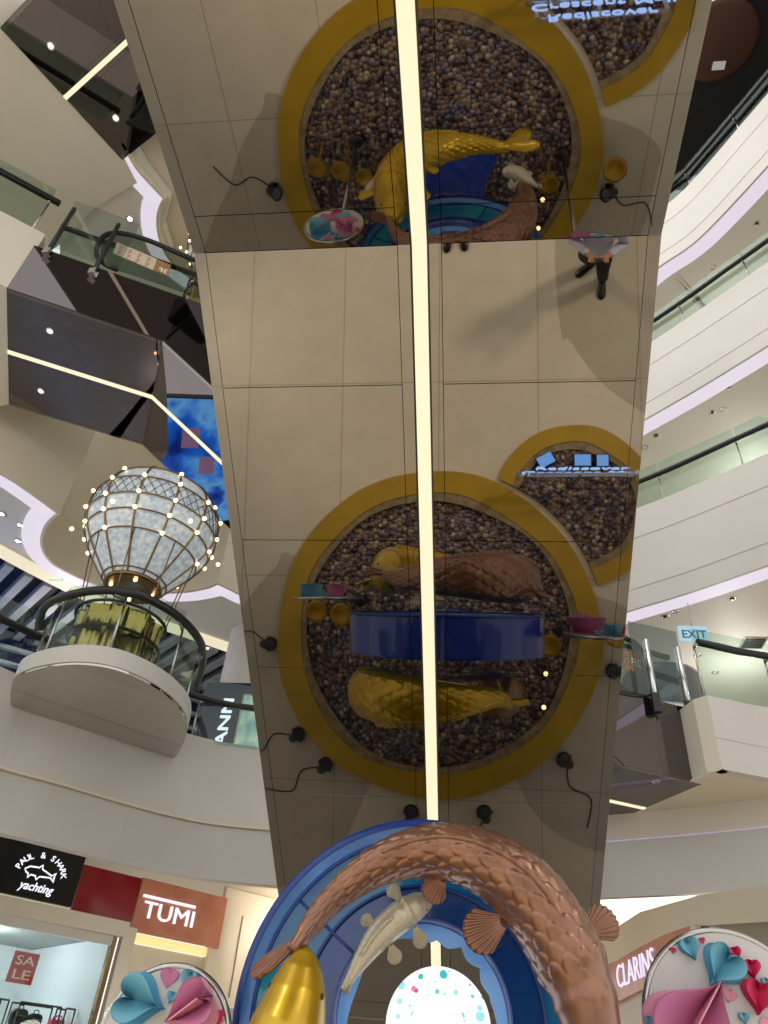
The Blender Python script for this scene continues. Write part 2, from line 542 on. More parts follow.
def make_pond(label, cx, cy, ro, ri, h, glabel, amp, bt=False):
    t = thing('pond_basin', label, 'pond', (cx, cy, 0), 'yellow rimmed pebble ponds')
    o = wavy_ring(cx, cy, ro, amp, 0.6); i = wavy_ring(cx, cy, ri, amp*1.2, 1.4); i2 = wavy_ring(cx, cy, ri-0.075, amp, 2.2)
    if bt: o, i, i2 = bite(o), bite(i), bite(i2)
    band(MB(), o, i, 0.004, h).build('curb', yellow, t)
    band(MB(), i, i2, 0.004, h-0.012).build('inner_lip', sandy, t)
    vs = []; fs = []; nr, na = 26, 120
    for q in range(nr+1):
        f = q/nr
        for k in range(na):
            x = cx + (i2[k][0]-cx)*f; y = cy + (i2[k][1]-cy)*f
            vs.append((x, y, 0.018 + (0.010*sin(x*47+sin(y*31)*2)*sin(y*53+x*7) if q < nr else 0)))
    for q in range(nr):
        for k in range(na):
            fs.append((q*na+k, (q+1)*na+k, (q+1)*na+(k+1) % na, q*na+(k+1) % na))
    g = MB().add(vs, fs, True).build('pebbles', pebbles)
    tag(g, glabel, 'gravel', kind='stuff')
    return t
make_pond('large round pebble pond with a yellow rim, holding the koi ring sculpture', -0.388, 4.03, 1.745, 1.50, 0.075,
          'mixed brown, white and grey pebbles filling the large pond under the koi ring', 0.018)
make_pond('smaller round pebble pond with a yellow rim, under the glowing word sign', 1.12, 2.66, 0.885, 0.70, 0.05,
          'mixed brown and grey pebbles filling the smaller pond under the glowing sign', 0.012, True)

# ================================================================== ESCALATORS
def xf(P0, a, s, wd, z):
    sd = V((-a.y, a.x, 0)); return V((P0.x, P0.y, 0)) + a*s + sd*wd + V((0, 0, z))
def make_escalator(label, P0, a, hw, land, L, ang, low, m, cuts, lights, th=1.1, to_floor=False, group='mirror clad escalators', sw=0.035, trimw=0.05, top_glass=True):
    P0 = V(P0); a = V((a[0], a[1], 0)).normalized(); tg = tan(ang)
    zf = lambda s: P0.z - (0 if s <= 0 else min(s, L)*tg)
    t = thing('escalator', label, 'escalator', xf(P0, a, 0, 0, P0.z), group)
    send = L + low
    st = sorted(set([-land, 0.0, L, send] + list(cuts)))
    st = [s for i, s in enumerate(st) if i == 0 or s - st[i-1] > 1e-4]
    g = 0.0018
    def plate(mb, s0, s1, w0, w1, dz=0.0, thk=0.02):
        vs = [xf(P0, a, s, w_, zf(s)+dz+q) for q in (0, thk) for s, w_ in ((s0, w0), (s1, w0), (s1, w1), (s0, w1))]
        return mb.add(vs, [(0,1,2,3),(7,6,5,4),(0,4,5,1),(1,5,6,2),(2,6,7,3),(3,7,4,0)])
    for i in range(len(st)-1):
        s0, s1 = st[i], st[i+1]
        if s1 - s0 < 0.02: continue
        for w0, w1 in ((-hw+trimw+g, -0.1075), (0.1075, hw-trimw-g)):
            plate(MB(), s0+g, s1-g, w0, w1).build('underside_panel', m, t)
    bnd = [-land] + [s for s in (0.0, L) if s < send - 0.01] + [send]
    for sgn in (-1, 1):
        mb = MB(); mc = MB()
        for i in range(len(bnd)-1):
            w0, w1 = sorted((sgn*hw, sgn*(hw-trimw))); plate(mb, bnd[i], bnd[i+1], w0, w1, -0.004, 0.03)
            w0, w1 = sorted((sgn*0.046, sgn*0.104)); plate(mc, bnd[i], bnd[i+1], w0, w1, 0.0)
        mb.build('edge_trim', trimm, t); mc.build('channel_cover', m, t)
    mb = MB()
    for i in range(len(bnd)-1): plate(mb, bnd[i], bnd[i+1], -sw, sw, -0.012, 0.02)
    mb.build('light_strip', led_w, t)
    # truss body behind the panels
    if to_floor:
        prof = [(-land, P0.z+0.03), (0, P0.z+0.03), (L, zf(L)+0.03), (L+th/tg+0.2, 0.03), (0.3, P0.z+th), (-land, P0.z+th)]
    else:
        prof = [(-land, P0.z+0.03), (0, P0.z+0.03), (L, zf(L)+0.03), (send, zf(L)+0.03), (send, zf(L)+th), (L+0.3, zf(L)+th), (0.3, P0.z+th), (-land, P0.z+th)]
    sd = V((-a.y, a.x, 0))
    MB().prism([xf(P0, a, s, -hw+0.03, z) for s, z in prof], sd*(2*hw-0.06)).build('truss', seam, t)
    for sgn in (-1, 1):
        MB().prism([xf(P0, a, s, sgn*hw - 0.012, z-0.02) for s, z in prof], sd*0.024).build('side_panel', m, t)
    if top_glass:
        e = prof[-3] if not to_floor else None
        line = [(-land+0.1, P0.z+th), (0.3, P0.z+th), (L+0.3 if not to_floor else L+th/tg-0.3, (zf(L)+th) if not to_floor else 0.55)]
        if not to_floor and low > 0.3: line.append((send, zf(L)+th))
        for sgn in (-1, 1):
            for i in range(len(line)-1):
                (s0, z0), (s1, z1) = line[i], line[i+1]
                MB().prism([xf(P0, a, s0+.02, sgn*(hw-0.2), z0+.001), xf(P0, a, s1-.02, sgn*(hw-0.2), z1+.001), xf(P0, a, s1-.02, sgn*(hw-0.2), z1+0.85), xf(P0, a, s0+.02, sgn*(hw-0.2), z0+0.85)], sd*0.012).build('glass_panel', gl, t)
            MB().tube([xf(P0, a, s, sgn*(hw-0.194), z+0.88) for s, z in line], 0.045, 8).build('handrail', rubber, t)
    for pt in lights:
        c = V(pt); mb = MB().lathe([(0.0, -0.006), (0.035, -0.006), (0.035, 0.01)], c, seg=16)
        hd = MB().lathe([(0.036, 0.01), (0.036, -0.012), (0.058, -0.012), (0.06, 0.01)], c, seg=20).build('downlight_ring', chrome, t)
        mb.build('downlight_lens', spotm, hd)
    return t

XL, XR, H, SL, YB = -1.357, 0.862, 4.838, 0.5068, 2.0
def refl_hit_y(px, py):
    d = sight(px, py); n = V((0, -sin(SL), -cos(SL))); B = V((0, YB, H)); t_ = (H-CH)/d.z; p = CAM + d*t_
    if p.y > YB: p = CAM + d*((B-CAM).dot(n)/d.dot(n))
    return p.y
cuts = [refl_hit_y(450, yy) - YB for yy in (205, 384, 541, 672, 800)] + [4.9, 6.3, 7.6]
main_esc = make_escalator('mirror-clad escalator straight overhead with a light strip, sloping down behind the koi ring',
    ((XL+XR)/2, YB, H), (0, 1), (XR-XL)/2, 5.0, (H-0.06)/tan(SL), SL, 0.0, mirror, cuts, [], to_floor=True)
ZE3 = 10.2
E3K = (ZE3-1.6)/7.9
E3L = (1.45 - E3K*-4.663)/0.896
E3A = math.atan((ZE3-5.3)/E3L)
print('esc3 angle', math.degrees(E3A))
l3_esc = make_escalator('dark mirrored escalator at upper left with a bent light strip on its underside',
    (E3K*-4.663, E3K*7.193, ZE3), (0.896, 0.444), 1.13*E3K, 2.02*E3K, E3L, E3A, 1.22, dmirror, [0.03], [at_z(50, 331, ZE3), at_z(41, 391, ZE3), at_z(656, 781, 5.31)])
l4_esc = make_escalator('dark mirrored escalator landing in the top left corner with a short light strip',
    (-3.3, 2.98, 14.0), (0.875, -0.484), 1.19, 3.72, 5.0, radians(29.8), 0.5, dmirror, [], [at_z(51, 46, 14.0), at_z(116, 118, 14.0)])
# ================================================================== ATRIUM RIGHT SIDE
def xy(p): return (p.x, p.y)
def trace(pix, z, n=6):
    return [(q.x, q.y) for q in catmull([(at_z(x, y, z).x, at_z(x, y, z).y, 0) for x, y in pix], n)]
def extend(path, a, b):
    P = [V((x, y, 0)) for x, y in path]
    s = P[0] + (P[0]-P[1]).normalized()*a; e = P[-1] + (P[-1]-P[-2]).normalized()*b
    return [(s.x, s.y)] + path + [(e.x, e.y)]
def shift(path, w_):
    P = [V((p[0], p[1], 0)) for p in path]; n = len(P); out = []
    for i in range(n):
        t = (P[min(i+1, n-1)] - P[max(i-1, 0)]).normalized(); out.append(((P[i]+V((-t.y, t.x, 0))*w_).x, (P[i]+V((-t.y, t.x, 0))*w_).y))
    return out
def resample(path, step):
    P = [V((p[0], p[1], 0)) for p in path]; out = [P[0]]; acc = 0
    for i in range(len(P)-1):
        d = (P[i+1]-P[i]).length; u = step-acc
        while u <= d: out.append(P[i] + (P[i+1]-P[i])*(u/d)); u += step
        acc = (acc + d) % step
    return out

TRIM = [0]
def trim(mb, m):
    TRIM[0] += 1
    return struct(mb.build('trim_%d' % TRIM[0], m))
def ceil(mb, m): return struct(mb.build('ceiling', m))

def balustrade(path, z, label, group, h=1.05, rail_h=0.66, post=1.6, inset=0.12, side=1, parent=None):
    """glass balustrade along a plan path, standing on z"""
    pth = shift(path, inset*side); rail = shift(path, (inset-0.10)*side)
    P = resample(pth, post); R = resample(rail, post)
    t = parent or thing('glass_balustrade', label, 'balustrade', (P[0].x, P[0].y, z), group)
    for i in range(len(P)-1):
        a, b = P[i], P[i+1]; d = (b-a).normalized()*0.012
        nn = V((-d.y, d.x, 0)).normalized()*0.014
        MB().prism([a+d+V((0,0,z-0.05)), b-d+V((0,0,z-0.05)), b-d+V((0,0,z+h)), a+d+V((0,0,z+h))], nn).build('glass_panel', gl, t)
    for i in range(len(P)):
        mb = MB(); q = P[i]
        j = min(i, len(R)-1)
        mb.tube([q+V((0,0,z-0.02)), q+V((0,0,z+rail_h+0.02))], 0.016, 6)
        mb.tube([q+V((0,0,z+rail_h-0.04)), R[j]+V((0,0,z+rail_h-0.04))], 0.02, 6)
        mb.build('post', steel, t)
    rr = [(p.x, p.y, z+rail_h) for p in [V((a[0], a[1], 0)) for a in rail]]
    MB().tube(rr, 0.055, 8).build('handrail', rubber, t)
    return t

def downlight(p, label, group, hot=True):
    t = thing('downlight' if hot else 'ceiling_sensor', label, 'downlight' if hot else 'sensor', p, group)
    c = V(p)
    MB().lathe([(0.045, 0.005), (0.05, -0.012), (0.075, -0.012), (0.08, 0.004)], c, seg=20).build('trim_ring', steel, t)
    if hot: MB().lathe([(0.0, -0.006), (0.044, -0.006)], c, seg=16).build('lens', spotm, t)
    else: MB().lathe([(0.0, -0.03), (0.03, -0.028), (0.045, 0.004)], c, seg=16).build('dome', darkpl, t)
    return t

LV = [(9.2, [(560, 634), (625, 612), (690, 592), (768, 565)], 11.45, 'third'),
      (13.9, [(600, 444), (643, 420), (700, 387), (768, 345)], 16.1, 'fourth'),
      (18.4, [(620, 300), (657, 268), (700, 237), (768, 165)], 20.6, 'fifth')]
RP = {}
for zb, px, zt, nm in LV:
    path = extend(trace(px, zb, 8), 5.5, 2.0)
    # continue the ring of the atrium round towards the camera side
    e = V((path[-1][0], path[-1][1], 0)); d = (e - V((path[-2][0], path[-2][1], 0))).normalized()
    for k in range(6):
        ang = -radians(7); d = V((d.x*cos(ang)-d.y*sin(ang), d.x*sin(ang)+d.y*cos(ang), 0)); e = e + d*1.3; path.append((e.x, e.y))
    RP[nm] = path
    trim(MB().wall(path, zb, zt, 0.05), white)
    trim(MB().wall(shift(path, -0.010), zt-0.70, zt-0.02, 0.009), white)
    trim(MB().wall(shift(path, -0.010), zb+0.42, zb+0.46, 0.009), white)
    cv = MB().strip(path, 0.055, 0.44, zb+0.02, zb+0.05).build('cove_light', led_c)
    tag(cv, 'long lavender white light strip under the %s-floor edge on the right' % nm, 'light strip', 'curved light strips under the right-hand floor edges')
    ceil(MB().strip(path, 0.44, 7.0, zb+0.08, zb+0.3), ceilw)
    struct(MB().strip(path, 0.2, 7.0, zt-0.55, zt-0.35).build('floor', stone))
balustrade(RP['third'], 11.45, 'curved glass balustrade with black handrail in front of the veined wall on the right', 'curved glass balustrades on the right')
balustrade(RP['fourth'], 16.1, 'curved glass balustrade with black handrail two floors above the veined wall', 'curved glass balustrades on the right')
balustrade(RP['fifth'], 20.6, 'curved glass balustrade with black handrail at top right against the dark ceiling', 'curved glass balustrades on the right')
struct(MB().wall(shift(RP['third'], 4.5), 11.0, 14.0, 0.2).build('wall_right', veined))
struct(MB().wall(shift(RP['fourth'], 5.5), 15.6, 18.5, 0.2).build('wall_right', warmw))
# dark top floor ceiling
ceil(MB().strip(RP['fifth'], -0.4, 9.0, 24.4, 24.6), ddark)
struct(MB().wall(shift(RP['fifth'], 6.0), 20.2, 24.4, 0.2).build('wall_right', ddark))
q = at_z(712, 38, 24.3)
o = MB().lathe([(0.0, -0.05), (0.9, -0.05), (1.0, 0.0), (1.0, 0.1)], (q.x+0.2, q.y+0.1, q.z), seg=40).build('ceiling_disc', mat('rust_disc', (70, 38, 22), 0.7))
tag(o, 'rust brown round ceiling disc in the dark top floor ceiling', 'ceiling disc')
q = at_z(719, 66, 24.2)
tag(MB().box((q.x-0.16, q.y-0.1, 24.2), (q.x+0.16, q.y+0.1, 24.39)).build('ceiling_lamp', emis('dim_lamp', (190, 185, 180), 0.5)), 'small pale box lamp on the dark top floor ceiling', 'lamp')
q = at_z(748, 30, 24.2)
downlight((q.x, q.y, 24.38), 'tiny downlight in the dark top floor ceiling', 'downlights on the right')

for px_, z_, lab in (((723, 409), 13.99, 'bright downlight above the veined wall, right of the two there'), ((645, 447), 13.99, 'bright downlight above the veined wall, beside the overhead escalator'),
                    ((713, 267), 18.49, 'bright downlight in the ceiling under the topmost light strip'),
                    ((675, 611), 9.29, 'bright downlight under the lowest light strip on the right')):
    q = at_z(px_[0], px_[1], z_); downlight((q.x, q.y, z_), lab, 'downlights on the right')
for px_, z_, lab in (((712, 412), 13.99, 'small sensor beside the bright downlight above the veined wall'), ((728, 387), 13.99, 'small sensor close under the middle light strip'), ((673, 415), 13.99, 'small sensor between two downlights above the veined wall'), ((656, 435), 13.99, 'small sensor nearest the left downlight above the veined wall'),
                     ((732, 598), 9.29, 'small sensor under the lowest light strip'), ((665, 616), 9.29, 'small sensor next to the downlight under the lowest light strip'), ((717, 232), 18.49, 'small sensor under the topmost light strip'), ((757, 223), 18.49, 'small sensor at the right end under the topmost light strip')):
    q = at_z(px_[0], px_[1], z_); downlight((q.x, q.y, z_), lab, 'ceiling sensors on the right', False)

# second floor, right: white block with corner
c0 = at_z(707, 773, 5.3); c1 = at_z(722.5, 769, 5.3); c2 = at_z(768, 778, 5.3)
ZT = 6.32
d12 = (c2-c1).normalized()
blk = [(c0.x-0.10, c0.y+0.35), (c0.x, c0.y), (c1.x, c1.y), (c2.x, c2.y)]
pp = V((c2.x, c2.y, 0)); dd = V((d12.x, d12.y, 0))
for k in range(5):
    ang = -radians(6); dd = V((dd.x*cos(ang)-dd.y*sin(ang), dd.x*sin(ang)+dd.y*cos(ang), 0)); pp = pp + dd*1.2; blk.append((pp.x, pp.y))
trim(MB().wall([blk[0], blk[1], blk[2]], 5.3, ZT, 0.15), warmw)
trim(MB().wall(blk[2:], 5.3, ZT, 0.15), white)
trim(MB().wall(shift(blk[2:], -0.008), 5.72, 5.75, 0.007), white)
inb = shift(blk[1:], 0.04)
sof = inb + [(12, 9), (12, 13), (2.0, 13.2), (1.6, 12.2), (2.5, 11.2)]
ceil(MB().prism([(x, y, 5.301) for x, y in sof], (0, 0, 0.015)), cream)
struct(MB().prism([(x, y, ZT-0.4) for x, y in inb[1:] + [(12, 9), (12, 20), (4.0, 20), (c1.x+0.15, c1.y+0.8)]], (0, 0, 0.2)).build('floor', stone))
balustrade(blk[2:], ZT, 'straight clear glass balustrade on the white second-floor block at right, beside the escalator newel', None, h=1.08, rail_h=0.80, post=1.15, inset=0.07)
# second-floor glass end panels and newel, on the near side of the lower escalator landing
t = l3_esc
a3 = V((0.896, 0.444, 0)).normalized(); n3 = V((a3.y, -a3.x, 0))
Q3 = V((E3K*-4.663, E3K*7.193, 0)) + a3*E3L + n3*(1.13*E3K)
def onr(x, y, off=0.05):
    return at_plane(x, y, Q3 + n3*off, n3)
g0 = onr(638, 694); g1 = onr(689, 704); g2 = onr(681, 634)
MB().prism([g0, g1, V((g1.x, g1.y, g2.z)), V((g0.x, g0.y, g2.z-0.05))], n3*0.014).build('end_glass', glass('frosted_glass', (206, 212, 212), 0.3), t)
for (x0, y0, x1, y1) in ((646.5, 640, 657, 711), (679, 648, 690, 719)):
    a = onr(x0, y0, 0.09); b = onr(x1, y1, 0.09); m_ = (a+b)/2
    po = MB().tube([(m_.x, m_.y, b.z), (m_.x, m_.y, a.z)], 0.035, 8).build('post', chrome, t)
    MB().box((m_.x-0.05, m_.y-0.05, b.z-0.02), (m_.x+0.05, m_.y+0.05, b.z+0.26)).build('clamp', darkpl, po)
lp = catmull([onr(x, y, 0.0) for x, y in ((590, 624), (610, 632), (622, 637), (636, 644), (646, 658), (651, 672), (652, 684), (648, 694), (640, 696), (625, 694), (596, 688))], 5)
MB().tube(lp, 0.04, 8).build('handrail_loop', rubber, t)
MB().prism(lp, n3*0.012).build('newel_glass', glass('newel_glass', (214, 220, 215), 0.2), t)
br = mat('sticker_brown', (158, 120, 76), 0.5)
def rquad(pix, off, name, m, th=0.004): return MB().prism([onr(x, y, off) for x, y in pix], n3*th).build(name, m, t)
st_ = rquad([(632, 671), (643, 672), (640, 652), (630, 651)], 0.03, 'level_sticker', br)
mb = MB(); c = onr(642, 668, 0.04); text_mb(mb, '2F', c, -a3, (0, 0, 1), 0.17, 0.002, 0.02); mb.build('level_number', paperw, st_)
mb = MB()
for x, y in ((626, 654), (627, 661), (628, 668)):
    mb.lathe([(0.025, 0), (0.038, 0), (0.038, 0.003), (0.025, 0.003), (0.025, 0)], onr(x, y, 0.03), axis='Y', seg=16)
mb.build('warning_stickers', mat('sticker_red', (190, 90, 80), 0.5), t)
# lift drum behind glass
q = at_z(662, 700, 6.3)
q = at_y(668, 705, 13.0)
t = thing('round_kiosk', 'grey rounded drum standing behind the frosted glass end of the escalator at right', 'kiosk', (q.x, q.y, 6.13))
MB().lathe([(0.0, 0.0), (0.72, 0.0), (0.72, 1.95), (0.68, 2.05), (0.0, 2.08)], (q.x, q.y+0.2, 6.13), seg=40).build('drum', mat('drum_grey', (112, 112, 120), 0.25, 0.3), t)
MB().lathe([(0.725, 1.15), (0.74, 1.15), (0.74, 1.27), (0.725, 1.27)], (q.x, q.y+0.2, 6.13), seg=40).build('band', steel, t)
# second-floor ceiling (continuing the third floor soffit), exit sign, back shops
q = at_y(694, 633, 12.2)
t = thing('exit_sign', 'blue and white EXIT sign hanging above the glass balustrade at right', 'sign', q)
MB().box((q.x-0.26, 12.2, q.z-0.16), (q.x+0.24, 12.23, q.z+0.14)).build('panel', emis('exit_panel', (170, 205, 222), 0.8), t)
mb = MB(); text_mb(mb, 'EXIT', (q.x-0.22, 12.195, q.z-0.10), (1, 0, 0), (0, 0, 1), 0.22, 0.004, 0.02, width=0.42); mb.build('lettering', mat('exit_blue', (30, 110, 150), 0.5), t)
MB().tube([(q.x, 12.215, q.z+0.14), (q.x, 12.215, 9.3)], 0.008, 6).build('hanger', steel, t)
for px_, lab in (((697, 655), 'bright downlight just above the EXIT sign at right'), ((715, 672), 'small downlight seen through the glass balustrade at right')):
    q = at_z(px_[0], px_[1], 9.29); downlight((q.x, q.y, 9.29), lab, 'downlights on the right')
q = at_z(753, 642, 9.29)
t = thing('air_vent', 'dark square air vent in the second-floor ceiling at right', 'vent', (q.x, q.y, 9.28))
MB().box((q.x-0.22, q.y-0.22, 9.262), (q.x+0.22, q.y+0.22, 9.29)).build('frame', steel, t)
for k in range(5): MB().box((q.x-0.19, q.y-0.17+0.08*k, 9.25), (q.x+0.19, q.y-0.13+0.08*k, 9.261)).build('slat', darkpl, t)
# far second-floor shop front seen through glass
struct(MB().box((1.0, 19.5, 5.9), (14, 19.8, 9.2)).build('wall_back', warmw))
o = MB().box((4.0, 19.3, 8.0), (12, 19.499, 8.35)).build('shop_light_band', led_w); tag(o, 'warm lit band on the far shop front behind the right glass balustrade', 'light strip')
o = MB().box((5.2, 19.3, 6.6), (7.4, 19.499, 7.2)).build('shop_screen', emis('lilac_screen', (150, 160, 235), 0.8)); tag(o, 'lilac lit shop panel far behind the right glass balustrade', 'screen')

# bulkhead ring below the second floor, right
bp = extend(trace([(560, 845), (606, 841), (690, 834), (768, 826)], 4.9, 5), 3.0, 6)
trim(MB().wall(bp, 4.14, 4.88, 0.1), graym)
trim(MB().wall(shift(bp, 0.12), 4.86, 5.3, 0.1), warmw)
cv = MB().strip(bp, 0.0, 0.10, 4.885, 4.9).build('cove_light', mat('violet_cove', (190, 180, 196), 0.5, 0, (200, 185, 215), 0.25)); tag(cv, 'faint violet light strip on the low bulkhead above the right shop', 'light strip')
# ================================================================== ATRIUM LEFT SIDE
# third floor edge: wavy, with a recess for the balloon
pxs = [(-70, 440), (0, 473), (30, 492), (60, 514)]
rec = [(60, 514), (47, 527), (43, 545), (52, 562), (75, 576), (105, 587), (140, 592), (180, 592), (205, 588), (217, 583)]
pxe = [(217, 583), (232, 590), (252, 599), (300, 612)]
Z3 = 9.4
pl = trace(pxs, Z3, 5)[:-1] + trace(rec, Z3, 5)[:-1] + trace(pxe, Z3, 5)
pl = extend(pl, 4.0, 4.0)
trim(MB().wall(pl, Z3, 13.3, 0.05), cream)
trim(MB().wall(shift(pl, -0.010), 10.4, 11.0, 0.009), cream)
cv = MB().strip(pl, 0.055, 0.40, Z3+0.03, Z3+0.06).build('cove_light', led_c)
tag(cv, 'wavy lavender white light strip curving behind the balloon', 'light strip')
# ceiling between the two light lines, then the cream line, then the slatted dark ceiling
ol = extend(trace([(-60, 515), (0, 548), (60, 580), (120, 608), (190, 632), (248, 652), (300, 668)], Z3, 5), 4, 4)
poly = [(p[0], p[1]) for p in pl] + [(p[0], p[1]) for p in reversed(ol)]
def ribbon(mb, A, B, z0, z1, n=60):
    def rs(P):
        P = [V((p[0], p[1], 0)) for p in P]; L = [0]
        for i in range(len(P)-1): L.append(L[-1] + (P[i+1]-P[i]).length)
        out = []
        for k in range(n+1):
            s = L[-1]*k/n; i = 0
            while i < len(P)-2 and L[i+1] < s: i += 1
            u = (s-L[i])/max(1e-6, L[i+1]-L[i]); out.append(P[i].lerp(P[i+1], min(1, u)))
        return out
    a, b = rs(A), rs(B); vs = []
    for z in (z0, z1): vs += [V((p.x, p.y, z)) for p in a] + [V((p.x, p.y, z)) for p in b]
    m = n+1; fs = []
    for i in range(n): fs += [(i, m+i, m+i+1, i+1), (2*m+i, 2*m+i+1, 3*m+i+1, 3*m+i), (i, i+1, 2*m+i+1, 2*m+i), (m+i+1, m+i, 3*m+i, 3*m+i+1)]
    return mb.add(vs, fs)
ceil(MB().prism([(p[0], p[1], Z3+0.08) for p in shift(pl, 0.05)] + [(p[0], p[1], Z3+0.08) for p in reversed(shift(ol, 0.02))], (0, 0, 0.1)), ceilw)
cv = MB().strip(ol, 0.0, 0.36, Z3+0.02, Z3+0.07).build('cove_light', led_y)
tag(cv, 'cream light strip along the slatted dark ceiling on the left', 'light strip')
ceil(MB().strip(ol, 0.36, 9.0, Z3+0.25, Z3+0.4), ddark)
struct(ribbon(MB(), shift(pl, 0.2), shift(ol, 9), 10.6, 10.8).build('floor', stone))
# slats
a = at_z(0, 640, Z3+0.1); b = at_z(62, 585, Z3+0.1)
sd_ = V((b.x-a.x, b.y-a.y, 0)).normalized()
o0 = [V((x, y, 0)) for x, y in resample([tuple(p) for p in ol], 0.8)] if False else resample(ol, 0.43)
for p in o0[4:44]:
    q = p + V((0, 0, 0))
    dirn = V((-sd_.y*0 + sd_.x, sd_.y, 0))
    if dirn.dot(V((-0.4, 1, 0))) < 0: dirn = -dirn
    s0 = q + dirn*0.5; s1 = q + dirn*6.5
    nn = V((-dirn.y, dirn.x, 0))*0.085
    mb = MB().prism([s0-nn+V((0,0,Z3+0.02)), s1-nn+V((0,0,Z3+0.02)), s1+nn+V((0,0,Z3+0.02)), s0+nn+V((0,0,Z3+0.02))], (0, 0, 0.2))
    tag(mb.build('ceiling_slat', slatw), 'pale slat crossing the dark second-floor ceiling behind the balloon', 'slat', 'pale ceiling slats behind the balloon')
# louvred shop front under the slats
LF = V((-12.5, 13.2, 0)); LE = V((-2.2, 20.2, 0)); ld = (LE-LF).normalized(); ln_ = V((ld.y, -ld.x, 0))
struct(MB().prism([LF+V((0,0,5.9)), LE+V((0,0,5.9)), LE+V((0,0,9.6)), LF+V((0,0,9.6))], -ln_*0.2).build('wall_left', navy))
for k in range(9):
    z = 6.2 + 0.36*k
    mb = MB().prism([LF+ln_*0.08+V((0,0,z)), LE+ln_*0.08+V((0,0,z)), LE+ln_*0.08+V((0,0,z+0.09)), LF+ln_*0.08+V((0,0,z+0.09))], ln_*0.12)
    tag(mb.build('wall_louvre', slatw), 'pale horizontal louvre on the navy shop front behind the balloon', 'louvre', 'louvres on the navy shop front')
for px_, lab in (((2, 514), 'bright downlight at the left edge beside the wavy light strip'), ((18, 541), 'small downlight between the two left light strips, left one'), ((20, 525), 'small downlight left of the recess behind the balloon'), ((234, 636), 'small downlight at right end of the left second-floor ceiling')):
    q = at_z(px_[0], px_[1], Z3+0.07); downlight((q.x, q.y, Z3+0.07), lab, 'downlights on the left')
for px_, lab in (((64, 601), 'small spotlight hanging among the pale slats at far left'), ((207, 648), 'small spotlight among the dark slats right of the balloon ropes'), ((210, 684), 'small spotlight low among the slats above the lit sign'), ((92, 634), 'small spotlight seen through the platform glass')):
    q = at_z(px_[0], px_[1], Z3); downlight((q.x, q.y, Z3), lab, 'downlights on the left')
q = at_y(58, 574, 12.0)
t = thing('exit_sign', 'small blue EXIT sign tilted in view under the wavy light strip on the left', 'sign', q)
MB().box((q.x-0.15, 12.0, q.z-0.14), (q.x+0.15, 12.03, q.z+0.18)).build('panel', emis('exit_panel_left', (120, 180, 220), 0.8), t)
mb = MB(); text_mb(mb, 'EXIT', (q.x-0.13, 11.995, q.z-0.06), (1, 0, 0), (0, 0, 1), 0.12, 0.004, 0.02, width=0.26); mb.build('lettering', MATS['exit_blue'], t)
MB().tube([(q.x, 12.015, q.z+0.18), (q.x, 12.015, Z3+0.09)], 0.008, 6).build('hanger', steel, t)

# second floor edge, left
KL = 0.90
def zl(z): return 1.6 + (z-1.6)*KL
ep = extend(trace([(-80, 740), (0, 768), (55, 783), (130, 805), (200, 822), (272, 830), (330, 833)], zl(4.9), 5), 5, 0.8)
trim(MB().wall(ep, zl(4.92), zl(6.22), 0.2), white)
trim(MB().wall(shift(ep, -0.010), zl(4.92), zl(5.5), 0.009), white)
trim(MB().wall(shift(ep, -0.012), zl(4.895), zl(4.925), 0.2), cream)
trim(MB().wall(shift(ep, 0.05), zl(4.12), zl(4.89), 0.2), graym)
struct(MB().strip(ep, 0.2, 8.0, zl(5.85), zl(6.0)).build('floor', stone))
balustrade(ep, zl(6.22), 'long glass balustrade with black handrail along the left second-floor edge', None, h=0.95, rail_h=0.6, post=1.7, inset=0.1)
# platform with mirrored underside
arc = [(9, 707), (10, 690), (16, 677), (40, 668), (75, 664), (110, 668), (140, 679), (165, 694), (182, 711), (187, 725), (184, 742), (175, 759)]
ZP = zl(5.75)
pa = trace(arc, ZP, 5)
cx = sum(p[0] for p in pa)/len(pa); cy = sum(p[1] for p in pa)/len(pa)
t = thing('balcony_platform', 'D-shaped balcony platform with a mirrored underside and white rim carrying the balloon basket', 'platform', (cx, cy, ZP))
MB().prism([(cx+(x-cx)*0.985, cy+(y-cy)*0.985, ZP) for x, y in pa][::-1], (0, 0, 0.03)).build('underside', smirror, t)
rim = pa + [(pa[-1][0]-0.5, pa[-1][1]+0.6), (pa[0][0]-0.6, pa[0][1]+0.5)]
MB().prism([(x, y, ZP+0.032) for x, y in rim], (0, 0, 0.22)).build('deck', white, t)
balustrade(pa[3:-2], ZP+0.255, '', None, h=1.0, rail_h=0.76, post=0.95, inset=0.11, parent=t)
# MANN panel, poster and column
DP = V((-4.05, 13.1, 0))
def seg(x, y, Y=13.1): return at_y(x, y, Y)
a = seg(205, 694); b = seg(243, 748)
t = thing('shop_sign', 'navy panel with glowing white letters MANN running up it, left of the escalator', 'sign', (a.x, 13.1, 6.2))
MB().box((a.x, 13.1, 6.0), (b.x+0.05, 13.2, a.z+0.25)).build('panel', navy, t)
mb = MB()
text_mb(mb, 'MANN', ((a.x+b.x)/2+0.12, 13.09, b.z+0.02-0.35), (0, 0, 1), (-1, 0, 0), 0.28, 0.02, 0.015, width=1.25)
mb.build('lettering', letw, t)
a = seg(246, 702); b = seg(258, 762)
t = thing('poster_lightbox', 'pale lit poster with an abstract green figure beside the navy letter panel', 'poster', (a.x, 13.0, 6.2))
MB().box((a.x-0.05, 13.0, 6.0), (b.x+0.25, 13.06, a.z+0.12)).build('frame', steel, t)
